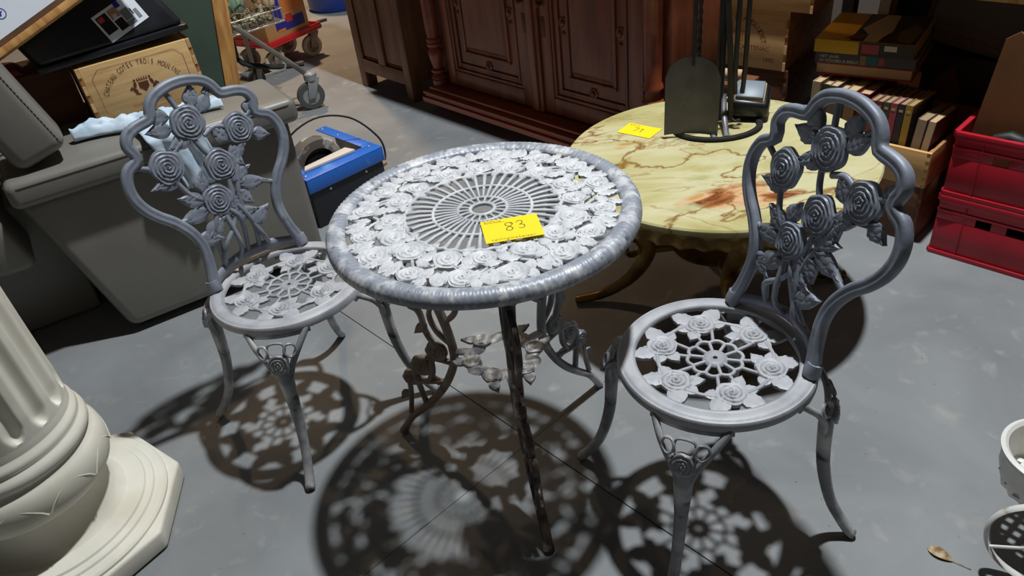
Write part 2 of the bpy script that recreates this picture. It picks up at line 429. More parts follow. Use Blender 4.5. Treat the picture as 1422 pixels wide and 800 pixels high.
# ------------------------------------------------------------------ bistro table
TX, TY, TZ = -0.0373, 1.2619, 0.6627
LEG0 = -1.4155
def bistro_table():
    t = thing('bistro_table', 'round cast aluminium garden table with a pierced rose top, yellow card on it', 'table', (TX, TY, 0))
    # --- rim with slanted rope teeth
    prof = [(0.262, TZ - 0.012), (0.262, TZ - 0.002), (0.268, TZ + 0.001), (0.276, TZ + 0.004), (0.286, TZ + 0.0045), (0.294, TZ + 0.001),
            (0.2990, TZ - 0.007), (0.3005, TZ - 0.016), (0.3000, TZ - 0.020), (0.2960, TZ - 0.021), (0.290, TZ - 0.010)]
    def mod(a, r, z):
        if r < 0.27 or z < TZ - 0.012: return r, z
        ph = 150 * a + (r - 0.28) * 320
        d = abs(sin(ph / 2)) ** 0.6 - 0.7
        return r + 0.0016 * d * (1 if z < TZ else 0.3), z + 0.0034 * d
    top = MB().lathe(prof, 1200, closed=True, mod=mod).build('table_top', 'alu_rim', t, smooth=1.2)
    # --- rings of the sunburst centre
    def ring(r, w, h, scal=0, amp=0.0, z=TZ - 0.004):
        n = 132
        pts = [((r + amp * abs(sin(scal * a / 2))) * cos(a), (r + amp * abs(sin(scal * a / 2))) * sin(a), z) for a in [2 * pi * i / n for i in range(n)]]
        MB().tube(pts, w, h, 8, closed=True).build('ring', 'alu_top', top, smooth=1.2)
    ring(0.0235, 0.0042, 0.0045); ring(0.0475, 0.0036, 0.0042); ring(0.095, 0.0036, 0.0042); ring(0.146, 0.0042, 0.0046, 42, 0.006)
    def spoke(r0, r1, w0, w1):
        pts = [(r0, 0, 0), ((r0 + r1) / 2, 0, 0.001), (r1, 0, 0)]
        return MB().tube(pts, [w0, (w0 + w1) / 2, w1], 0.0034, 6).mesh('spoke', 'alu_top', smooth=1.2)
    for me, n, off in ((spoke(0.024, 0.047, 0.0024, 0.003), 18, 0), (spoke(0.047, 0.095, 0.0022, 0.0034), 42, 0), (spoke(0.095, 0.149, 0.0034, 0.0046), 42, 0)):
        for k in range(n): put(me, 'spoke', top, T((0, 0, TZ - 0.004)) @ RZ(2 * pi * (k + off) / n))
    # --- band of roses, leaves and a wandering stem
    rs = [rose_mesh('rose', R, 0.0056, 'alu_top', sd, 3.3, nt=32, nr=18, sharp=1.4) for sd, R in ((1, 0.0265), (2, 0.0285), (3, 0.0305), (4, 0.0245))]
    ls = [leaf_mesh('leaf', L, W, 'alu_top', 0.0048) for L, W in ((0.046, 0.021), (0.038, 0.018), (0.054, 0.022))]
    rnd = random.Random(11)
    n = 168
    for base_r, amp, k, ph in ((0.206, 0.016, 14, 0.0), (0.207, 0.018, 11, 1.0)):
        pts = [((base_r + amp * sin(k * a + ph)) * cos(a), (base_r + amp * sin(k * a + ph)) * sin(a), TZ - 0.006) for a in [2 * pi * i / n for i in range(n)]]
        MB().tube(pts, 0.0036, 0.0035, 6, closed=True).build('stem', 'alu_top', top, smooth=1.2)
    def at(r, a, rot, z=TZ - 0.004): return T((r * cos(a), r * sin(a), z)) @ RZ(rot) @ RX(rnd.uniform(-.08, .08))
    K = 16
    for k in range(K):
        a = 2 * pi * k / K + rnd.uniform(-.04, .04)
        put(rnd.choice(rs), 'rose', top, at(0.177 + rnd.uniform(-.004, .005), a, rnd.random() * 6))
        b = a + pi / K + rnd.uniform(-.04, .04)
        put(rnd.choice(rs), 'rose', top, at(0.233 + rnd.uniform(-.006, .004), b, rnd.random() * 6))
        put(rnd.choice(ls), 'leaf', top, at(0.214, a - 0.05, a + rnd.uniform(-.7, -.15)))
        put(rnd.choice(ls), 'leaf', top, at(0.216, a + 0.05, a + rnd.uniform(.2, .8)))
        put(rnd.choice(ls[:2]), 'leaf', top, at(0.198, b, b + pi + rnd.uniform(-.35, .35)))
        put(ls[1], 'leaf', top, at(0.200, b - 0.06, b + rnd.choice((-1, 1)) * pi / 2 + rnd.uniform(-.5, .5)))
        put(ls[1], 'leaf', top, at(0.238, b + 0.11, b + rnd.uniform(-.2, .5)))
        put(ls[1], 'leaf', top, at(0.232, b - 0.12, b + rnd.uniform(-.6, .1)))
        put(ls[0], 'leaf', top, at(0.222, a, a + rnd.uniform(-.25, .25)))
        put(ls[1], 'leaf', top, at(0.190, a + 0.17, a + rnd.uniform(.4, 1.6)))
        put(ls[1], 'leaf', top, at(0.168, a + 0.15, a + pi + rnd.uniform(-.6, .6)))
    # --- three open-work legs in radial planes
    rib = smooth_path([(0.205, 0, 0.648), (0.188, 0, 0.60), (0.160, 0, 0.51), (0.138, 0, 0.42), (0.122, 0, 0.34), (0.119, 0, 0.27), (0.143, 0, 0.205), (0.18, 0, 0.147), (0.223, 0, 0.100),
                       (0.262, 0, 0.062), (0.288, 0, 0.022), (0.296, 0, 0.007)], 4)
    m = len(rib)
    ra = lerp_list([0.012, 0.011, 0.010, 0.0095, 0.0095, 0.010, 0.010, 0.010, 0.009, 0.0095, 0.012], m)
    rb = lerp_list([0.016, 0.014, 0.013, 0.012, 0.012, 0.012, 0.0115, 0.011, 0.011, 0.011, 0.013], m)
    rose_l = {mt: (rose_mesh('rose', 0.026, 0.009, mt, 21, 3.5, nt=24, nr=12, base=0.003), leaf_mesh('leaf', 0.055, 0.028, mt, 0.005)) for mt in ('alu_leg', 'alu_leg_brown', 'alu_leg_flaked')}
    for k, mt in ((0, 'alu_leg_flaked'), (1, 'alu_leg'), (2, 'alu_leg_brown')):
        mb = MB()
        mb.tube(rib, ra, rb, 10, up=(0, 1, 0))
        for path, r in (([(0.170, 0, 0.55), (0.205, 0, 0.50), (0.208, 0, 0.44), (0.182, 0, 0.39), (0.178, 0, 0.345), (0.165, 0, 0.31), (0.150, 0, 0.278)], 0.007),
                        ([(0.140, 0, 0.43), (0.160, 0, 0.39), (0.150, 0, 0.345), (0.125, 0, 0.315)], 0.006),
                        ([(0.128, 0, 0.37), (0.098, 0, 0.40), (0.088, 0, 0.45), (0.094, 0, 0.50)], 0.007),
                        ([(0.125, 0, 0.255), (0.160, 0, 0.262), (0.190, 0, 0.262), (0.218, 0, 0.25), (0.228, 0, 0.215), (0.222, 0, 0.17), (0.215, 0, 0.12)], 0.0065),
                        ([(0.178, 0, 0.26), (0.180, 0, 0.22), (0.192, 0, 0.195)], 0.007),
                        ([(0.150, 0, 0.195), (0.185, 0, 0.19), (0.222, 0, 0.185)], 0.006),
                        ([(0.245, 0, 0.20), (0.250, 0, 0.14), (0.262, 0, 0.08)], 0.006),
                        ([(0.185, 0, 0.62), (0.235, 0, 0.60), (0.246, 0, 0.645)], 0.007)):
            sp = smooth_path(path, 4); mb.tube(sp, r, 0.008, 8, up=(0, 1, 0))
        leg = mb.build('leg', mt, t, RZ(LEG0 + k * 2 * pi / 3), smooth=1.2)
        rm, lm = rose_l[mt]
        for (r, z, s) in ((0.160, 0.285, 1.0), (0.205, 0.235, 1.05), (0.238, 0.195, 0.85)):
            for sg in (1, -1):
                put(rm, 'rose', leg, basis((r, 0.002 * sg, z), (1, 0, 0), (0, 0, -sg) if sg > 0 else (0, 0, 1), (0, sg, 0)) @ Matrix.Diagonal((s, s, s, 1)))
        for (r, z, ang, s) in ((0.185, 0.395, 60, 1.0), (0.172, 0.36, -40, 0.8), (0.095, 0.43, 95, 1.0), (0.215, 0.47, 100, 1.0), (0.185, 0.20, -150, 0.7), (0.255, 0.15, -50, 0.7)):
            a = radians(ang)
            put(lm, 'leaf', leg, basis((r, 0, z), (cos(a), 0, sin(a)), (sin(a), 0, -cos(a)), (0, 1, 0)) @ Matrix.Diagonal((s, s, s, 1)))
    # --- cast ring between the legs
    n = 72
    pts = [((0.068 + 0.006 * sin(9 * a)) * cos(a), (0.068 + 0.006 * sin(9 * a)) * sin(a), 0.295 + 0.003 * sin(7 * a)) for a in [2 * pi * i / n for i in range(n)]]
    mb = MB().tube(pts, 0.015, 0.006, 8, closed=True)
    for k in range(3):
        a = LEG0 + k * 2 * pi / 3
        mb.tube([(0.072 * cos(a), 0.072 * sin(a), 0.295), (0.098 * cos(a), 0.098 * sin(a), 0.292), (0.119 * cos(a), 0.119 * sin(a), 0.288)], 0.010, 0.007, 8)
    rg = mb.build('stretcher_ring', 'alu_ring', t, smooth=1.2)
    rm = rose_mesh('rose', 0.021, 0.007, 'alu_ring', 33, 3.2, nt=24, nr=11); lm = leaf_mesh('leaf', 0.042, 0.022, 'alu_ring', 0.004)
    for k in range(6):
        a = LEG0 + (k + 0.5) * pi / 3
        put(rm, 'rose', rg, T((0.070 * cos(a), 0.070 * sin(a), 0.300)) @ RZ(k))
        put(lm, 'leaf', rg, T((0.082 * cos(a), 0.082 * sin(a), 0.297)) @ RZ(a + (0.7 if k % 2 else -0.7)))
bistro_table()

# ------------------------------------------------------------------ bistro chairs
SZ, SR, LEAN = 0.401, 0.183, radians(14)
OUT = [(0.135, 0.000), (0.130, 0.030), (0.122, 0.062), (0.116, 0.105), (0.124, 0.142), (0.146, 0.178), (0.172, 0.205), (0.193, 0.235), (0.204, 0.270), (0.201, 0.305), (0.185, 0.333),
       (0.158, 0.347), (0.166, 0.372), (0.155, 0.398), (0.130, 0.412), (0.092, 0.418), (0.082, 0.440), (0.062, 0.458), (0.030, 0.469)]
CUSP = {11, 15}
def frame_path():
    # half outline as three smooth lobes with cusps, mirrored
    segs = [OUT[0:12], OUT[11:16], OUT[15:] + [(0.0, 0.472), (-0.03, 0.469)]]
    half = []
    for i, s in enumerate(segs):
        sp = smooth_path([(a, b, 0) for a, b in s], 5)
        if i == 2: sp = [q for q in sp if q.x > 0.004]
        half += sp[(1 if i else 0):]
    # pull in to the tube's centre line
    res = []
    for i, q in enumerate(half):
        t = (half[min(i + 1, len(half) - 1)] - half[max(i - 1, 0)]).normalized()
        nrm = Vector((-t.y, t.x, 0)); res.append(q + nrm * 0.011)
    full = res + [Vector((-q.x, q.y, 0)) for q in reversed(res)]
    return full

ROSES = [(-0.012, 0.374, 0.039), (0.094, 0.323, 0.036), (-0.098, 0.303, 0.038), (0.016, 0.263, 0.037), (-0.026, 0.192, 0.036)]
LEAVES = [(0.012, 0.400, 0.030, 0.448), (0.022, 0.385, 0.062, 0.420), (-0.045, 0.398, -0.098, 0.418), (-0.050, 0.375, -0.105, 0.382), (-0.020, 0.345, -0.072, 0.336),
          (-0.080, 0.272, -0.148, 0.268), (0.045, 0.278, 0.068, 0.240), (0.046, 0.272, 0.094, 0.284), (-0.052, 0.222, -0.035, 0.262), (-0.055, 0.200, -0.105, 0.228),
          (-0.055, 0.180, -0.128, 0.176), (0.004, 0.190, 0.006, 0.148), (0.022, 0.218, 0.080, 0.234), (0.034, 0.204, 0.106, 0.186), (0.024, 0.190, 0.050, 0.150),
          (-0.085, 0.122, -0.026, 0.150), (-0.108, 0.128, -0.052, 0.104), (-0.012, 0.142, 0.054, 0.134), (0.026, 0.102, 0.082, 0.130), (0.060, 0.305, 0.030, 0.345), (0.128, 0.345, 0.152, 0.372), (0.120, 0.300, 0.158, 0.282)]
STEMS = [[(-0.070, 0.030), (-0.055, 0.085), (-0.022, 0.115), (0.006, 0.160), (0.020, 0.230)], [(-0.022, 0.032), (-0.020, 0.075), (-0.026, 0.165)], [(0.006, 0.032), (0.006, 0.125), (-0.010, 0.16)],
         [(0.036, 0.030), (0.030, 0.105), (0.012, 0.165)], [(-0.068, 0.035), (-0.062, 0.125), (-0.040, 0.165)], [(-0.096, 0.270), (-0.078, 0.225), (-0.050, 0.200)], [(-0.016, 0.342), (-0.008, 0.310), (0.005, 0.285)],
         [(0.092, 0.295), (0.062, 0.262), (0.040, 0.215), (0.026, 0.180), (0.020, 0.150)], [(0.010, 0.335), (0.040, 0.345), (0.065, 0.335)], [(-0.040, 0.340), (-0.070, 0.325)],
         [(0.060, 0.034), (0.040, 0.070), (0.030, 0.105)], [(-0.128, 0.308), (-0.168, 0.330)], [(0.120, 0.340), (0.152, 0.352)], [(-0.020, 0.408), (-0.030, 0.452)], [(0.050, 0.42), (0.066, 0.432)],
         [(0.090, 0.190), (0.132, 0.168)], [(-0.110, 0.178), (-0.140, 0.180)], [(-0.105, 0.122), (-0.118, 0.105)]]

def chair_parts(backmat):
    P = {}
    P['rose_seat'] = rose_mesh('rose', 0.029, 0.0075, 'alu_seat', 41, 3.4, nt=32, nr=18, sharp=1.4)
    P['leaf_seat'] = leaf_mesh('leaf', 0.060, 0.034, 'alu_seat', 0.005)
    P['leaf_small'] = leaf_mesh('leaf', 0.034, 0.024, 'alu_seat', 0.003)
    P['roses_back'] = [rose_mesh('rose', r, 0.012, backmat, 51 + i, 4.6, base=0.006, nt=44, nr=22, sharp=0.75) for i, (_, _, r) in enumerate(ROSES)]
    P['leaf_back'] = leaf_mesh('leaf', 0.060, 0.034, backmat, 0.007, 0.005)
    P['rose_leg'] = rose_mesh('rose', 0.024, 0.008, 'alu_leg', 61, 3.4, nt=28, nr=12)
    return P

def chair(label, loc, face, backmat):
    P = chair_parts(backmat)
    t = thing('bistro_chair', label, 'chair', (loc[0], loc[1], 0), face)
    # seat rim
    z = SZ
    prof = [(0.149, z - 0.010), (0.149, z - 0.002), (0.1515, z + 0.0005), (0.154, z - 0.0015), (0.158, z - 0.0005), (0.168, z + 0.001), (0.176, z), (0.1785, z - 0.0025), (0.181, z - 0.002),
            (0.1838, z - 0.006), (0.1838, z - 0.020), (0.180, z - 0.022), (0.1775, z - 0.010)]
    seat = MB().lathe(prof, 96, closed=True).build('seat', 'alu_seat', t, smooth=1.0)
    # rose lattice of the seat
    hubz = z - 0.012
    def ring(r, w, h, scal=0, amp=0.0, zz=hubz, n=120):
        pts = [((r + amp * abs(sin(scal * a / 2))) * cos(a), (r + amp * abs(sin(scal * a / 2))) * sin(a), zz) for a in [2 * pi * i / n for i in range(n)]]
        MB().tube(pts, w, h, 8, closed=True).build('ring', 'alu_seat', seat, smooth=1.2)
    MB().lathe([(0.0045, hubz - 0.004), (0.0045, hubz + 0.003), (0.012, hubz + 0.004), (0.0215, hubz + 0.003), (0.024, hubz - 0.001), (0.022, hubz - 0.004)], 32, closed=True).build('hub', 'alu_seat', seat, smooth=1.0)
    ring(0.046, 0.0038, 0.0042, 10, 0.006)
    ring(0.107, 0.0042, 0.0038, zz=z - 0.010)
    sp = MB().tube([(0.021, 0, 0), (0.048, 0, 0)], 0.0036, 0.0038, 6).mesh('spoke', 'alu_seat', smooth=1.2)
    for k in range(10): put(sp, 'spoke', seat, T((0, 0, hubz)) @ RZ(2 * pi * k / 10))
    sp2 = MB().tube([(0.050, 0, 0), (0.070, 0, 0.001), (0.090, 0, 0.002)], 0.0036, 0.0038, 6).mesh('spoke', 'alu_seat', smooth=1.2)
    for k in range(12): put(sp2, 'spoke', seat, T((0, 0, hubz)) @ RZ(radians(15 + 60 * (k // 2) + (12 if k % 2 else -12))))
    for k in range(6):
        a = radians(15 + 60 * k)
        put(P['rose_seat'], 'rose', seat, T((0.102 * cos(a), 0.102 * sin(a), z - 0.009)) @ RZ(1.7 * k))
        for (rr, off, rot, me) in ((0.108, -0.12, -0.70, 'leaf_seat'), (0.108, 0.12, 0.70, 'leaf_seat'), (0.100, 0.20, 1.65, 'leaf_small'), (0.100, -0.20, -1.65, 'leaf_small'), (0.086, 0.14, 2.5, 'leaf_small')):
            b = a + off
            put(P[me], 'leaf', seat, T((rr * cos(b), rr * sin(b), z - 0.010)) @ RZ(a + rot))
    # backrest: plane with u = +Y, v = up along the lean
    up = Vector((-sin(LEAN), 0, cos(LEAN))); vv = Vector((0, 1, 0)); nn = vv.cross(up)
    o = Vector((-0.115, 0, SZ))
    def W(a, b, c=0.0): return o + vv * a + up * b + nn * c
    fp = [W(q.x, q.y) for q in frame_path()]
    prof2 = [(1, -0.1), (0.95, 0.55), (0.62, 1.0), (0.26, 0.98), (0.0, 0.86), (-0.26, 0.98), (-0.62, 1.0), (-0.95, 0.55), (-1, -0.1), (-0.8, -0.8), (0, -1), (0.8, -0.8)]
    m = len(fp)
    ra = [0.0125 + 0.003 * max(0, 1 - min(i, m - 1 - i) / 9) for i in range(m)]
    mb = MB(); mb.tube(fp, ra, 0.0105, up=nn, shape=prof2)
    for sg in (1, -1):                                      # scrolled foot that sits on the seat rim
        q = W(sg * 0.124, 0.006)
        mb.tube([q + up * 0.022, q + up * 0.004, q - up * 0.006 + nn * 0.002], [0.0145, 0.017, 0.0145], [0.013, 0.016, 0.0135], 12, up=nn)
    # curved bottom rail following the rim
    rail = []
    for i in range(17):
        a = pi + radians(-47 + 94 * i / 16); s = sin(pi * i / 16)
        rail.append((0.168 * cos(a) , 0.168 * sin(a), SZ + 0.014 + 0.010 * s))
    mb.tube(rail, 0.008, 0.013, 8)
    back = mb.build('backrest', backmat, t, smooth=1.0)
    for i, (a, b, r) in enumerate(ROSES):
        put(P['roses_back'][i], 'rose', back, basis(W(a, b, 0.001), vv, up, nn))
    for (a, b, c, d) in LEAVES:
        L = sqrt((c - a) ** 2 + (d - b) ** 2); x = (vv * (c - a) + up * (d - b)).normalized()
        s = (L + 0.004) / 0.060
        put(P['leaf_back'], 'leaf', back, basis(W(a, b, -0.001), x, nn.cross(x), nn) @ Matrix.Diagonal((s, min(1.0, 0.55 + 0.45 * s), 1, 1)))
    for st in STEMS:
        # low stem ends bend forward on to the curved rail
        pts = []
        for a, b in st:
            c = 0.0
            if b < 0.06: c = -(0.168 * cos(math.asin(max(-1, min(1, a / 0.168)))) - 0.118) * (1 - (b - 0.03) / 0.03)
            pts.append(W(a, b, min(0.0, c)))
        MB().tube(smooth_path(pts, 4), 0.0062, 0.0052, 8, up=nn).build('stem', backmat, back, smooth=1.2)
    # legs
    rib = smooth_path([(0.208, 0, 0.318), (0.2085, 0, 0.29), (0.216, 0, 0.19), (0.238, 0, 0.10), (0.266, 0, 0.045), (0.290, 0, 0.012), (0.296, 0, 0.007)], 4)
    m = len(rib)
    ra = lerp_list([0.008, 0.014, 0.0128, 0.0115, 0.011, 0.0115, 0.010], m); rb = lerp_list([0.016, 0.020, 0.013, 0.0108, 0.011, 0.012, 0.010], m)
    mb = MB(); mb.tube(rib, ra, rb, 10, up=(0, 1, 0))
    for sg in (1, -1):
        mb.tube(smooth_path([(0.207, 0.010 * sg, 0.272), (0.207, 0.024 * sg, 0.310), (0.196, 0.045 * sg, 0.348), (0.174, 0.062 * sg, 0.374), (0.158, 0.070 * sg, 0.388)], 4), 0.0072, 0.0065, 8, up=(1, 0, 0))
        mb.tube(smooth_path([(0.212, 0.030 * sg, 0.338), (0.214, 0.018 * sg, 0.352), (0.205, 0.024 * sg, 0.366), (0.200, 0.038 * sg, 0.362), (0.204, 0.042 * sg, 0.347)], 4, closed=True), 0.0032, 0.0032, 6, closed=True, up=(1, 0, 0))
    mb.tube(smooth_path([(0.214, -0.015, 0.345), (0.214, 0.015, 0.345), (0.204, 0.016, 0.369), (0.204, -0.016, 0.369)], 4, closed=True), 0.0032, 0.0032, 6, closed=True, up=(1, 0, 0))
    bar = [(0.179 * cos(b), 0.179 * sin(b), 0.375) for b in [radians(-24 + 6 * i) for i in range(9)]]
    mb.tube(bar, 0.005, 0.008, 8)
    me = mb.mesh('leg', 'alu_leg', smooth=1.0)
    for k in range(4):
        lg = put(me, 'leg', t, RZ(pi / 4 + k * pi / 2))
        x = Vector((0, 1, 0)); nz = Vector((0.97, 0, 0.24)).normalized()
        put(P['rose_leg'], 'rose', lg, basis((0.220, 0, 0.325), x, nz.cross(x), nz))
    return t
C1 = (-0.5256, 1.5092); C2 = (0.3638, 1.0612)
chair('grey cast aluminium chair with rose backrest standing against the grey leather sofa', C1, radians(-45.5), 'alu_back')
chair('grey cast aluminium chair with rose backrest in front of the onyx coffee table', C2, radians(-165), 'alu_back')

# ------------------------------------------------------------------ yellow lot cards
def strokes(parent, lines, M, w=0.0009, material='ink_dark'):
    mb = MB()
    for ln in lines: mb.tube(smooth_path([(a, b, 0) for a, b in ln], 5), w, 0.0001, 4)
    return mb.build('handwriting', material, parent, M)
def card83():
    z = TZ + 0.0040
    a = Vector((-0.048, 1.198, z)); b = Vector((0.056, 1.203, z)); c = Vector((-0.039, 1.118, z))
    x = (b - a).normalized(); y = Vector((-x.y, x.x, 0))
    M = basis((c.x, c.y, z), x, y, (0, 0, 1))
    t = thing('lot_card', 'yellow card with handwritten 83 lying on the round garden table', 'card', M=M)
    wd, ht = 0.104, 0.079
    bow = lambda u, v: (u * wd + 0.004 * (1 - v), v * ht + 0.003 * u, 0.0012)
    mb = MB(); mb.grid(bow, 10, 6)
    mb.v += [(q[0], q[1], q[2] - 0.0005) for q in mb.v[:77]]; mb.f += [tuple(reversed([i + 77 for i in f])) for f in mb.f[:60]]
    mb.build('card_sheet', 'yellow_card', t)
    S = 0.004
    e8 = [[(0.056, 0.058), (0.050, 0.063), (0.044, 0.060), (0.045, 0.053), (0.052, 0.048), (0.056, 0.040), (0.051, 0.034), (0.045, 0.037), (0.046, 0.044), (0.054, 0.051), (0.057, 0.058), (0.053, 0.063)]]
    e3 = [[(0.064, 0.060), (0.069, 0.065), (0.075, 0.061), (0.073, 0.053), (0.069, 0.051), (0.076, 0.049), (0.078, 0.042), (0.073, 0.037), (0.067, 0.040)]]
    strokes(t, e8 + e3, T((0, 0, 0.0014)), 0.0008, 'ink_dark')
    text('BOPA.be', 0.0085, 'ink_olive', t, T((0.006, 0.0705, 0.0014)), 'LEFT')
    strokes(t, [[(0.006, 0.0685), (0.025, 0.0688), (0.044, 0.0690)]], T((0, 0, 0.0014)), 0.0004, 'ink_olive')
    text('veilingmakelaar', 0.0115, 'ink_olive', t, T((0.053, 0.005, 0.0014)), 'CENTER', shear=0.2, space=1.1)
card83()
OX, OY, OZ = 0.585, 1.80, 0.45
def card71():
    a = Vector((0.365, 2.04)); b = Vector((0.476, 1.988)); 
    x = Vector((b.x - 0.418, b.y - 1.944, 0)); 
    M = T((0.4205, 2.0, OZ + 0.001)) @ RZ(radians(-42))
    t = thing('lot_card', 'yellow card with handwritten 71 lying on the onyx table', 'card', M=M)
    MB().box(-0.053, 0.053, -0.036, 0.036, 0, 0.0008).build('card_sheet', 'yellow_card', t)
    strokes(t, [[(-0.018, 0.012), (-0.004, 0.013), (-0.010, -0.012)], [(0.004, 0.004), (0.010, 0.013), (0.010, -0.012)]], T((-0.004, 0, 0.0010)), 0.001)
    text('BOPA.be', 0.009, 'ink_olive', t, T((-0.046, 0.024, 0.0011)), 'LEFT')
    return t
card71()

# ------------------------------------------------------------------ onyx coffee table and what stands on it
def onyx_table():
    t = thing('coffee_table', 'low round coffee table with yellow onyx top and gilt scroll legs', 'table', (OX, OY, 0))
    MB().lathe([(0, OZ - 0.030), (0.380, OZ - 0.030), (0.392, OZ - 0.026), (0.400, OZ - 0.019), (0.398, OZ - 0.014), (0.404, OZ - 0.011), (0.405, OZ - 0.005), (0.401, OZ - 0.001), (0.392, OZ), (0, OZ)], 120).build('onyx_top', 'onyx', t, smooth=0.6)
    def mod(a, r, z):
        k = 1 + 0.010 * sin(42 * a) * (1 if z < OZ - 0.04 else 0.2)
        return r * k, z + (0.006 * abs(sin(21 * a)) if z < OZ - 0.075 else 0)
    MB().lathe([(0.362, OZ - 0.029), (0.384, OZ - 0.030), (0.380, OZ - 0.042), (0.370, OZ - 0.050), (0.374, OZ - 0.066), (0.366, OZ - 0.082), (0.352, OZ - 0.080), (0.352, OZ - 0.034)], 336, closed=True, mod=mod).build('frieze', 'gilt', t, smooth=0.8)
    MB().box(-0.20, 0.20, -0.20, 0.20, OZ - 0.10, OZ - 0.030).build('apron', 'gilt', t, RZ(radians(42)), bevel=0.006)
    rib = smooth_path([(0.345, 0, OZ - 0.04), (0.330, 0, 0.36), (0.275, 0, 0.31), (0.215, 0, 0.24), (0.185, 0, 0.17), (0.205, 0, 0.115), (0.25, 0, 0.065), (0.32, 0, 0.026), (0.385, 0, 0.016), (0.400, 0, 0.016)], 5)
    m = len(rib)
    mb = MB().tube(rib, lerp_list([0.02, 0.026, 0.028, 0.026, 0.026, 0.024, 0.020, 0.014, 0.012, 0.010], m), lerp_list([0.026, 0.03, 0.024, 0.02, 0.02, 0.019, 0.017, 0.015, 0.014, 0.013], m), 10, up=(0, 1, 0))
    sc = [(0.235 + (0.045 - 0.003 * i) * cos(i * 0.55), 0, 0.175 + (0.045 - 0.003 * i) * sin(i * 0.55)) for i in range(14)]
    mb.tube(sc, 0.006, 0.016, 8, up=(0, 1, 0))
    sc = [(0.285 + (0.040 - 0.0027 * i) * cos(2 - i * 0.55), 0, 0.345 + (0.040 - 0.0027 * i) * sin(2 - i * 0.55)) for i in range(14)]
    mb.tube(sc, 0.006, 0.02, 8, up=(0, 1, 0))
    me = mb.mesh('leg', 'gilt', smooth=1.0)
    for k in range(4): put(me, 'leg', t, RZ(radians(177 + 90 * k)))
    MB().lathe([(0.0, 0.150), (0.05, 0.152), (0.11, 0.16), (0.115, 0.17), (0.09, 0.178), (0, 0.182)], 32).build('stretcher', 'gilt', t)
    for k in range(4):
        MB().tube([(0.09, 0, 0.166), (0.20, 0, 0.166)], 0.012, 0.01, 8).build('stretcher_arm', 'gilt', t, RZ(radians(177 + 90 * k)))
onyx_table()

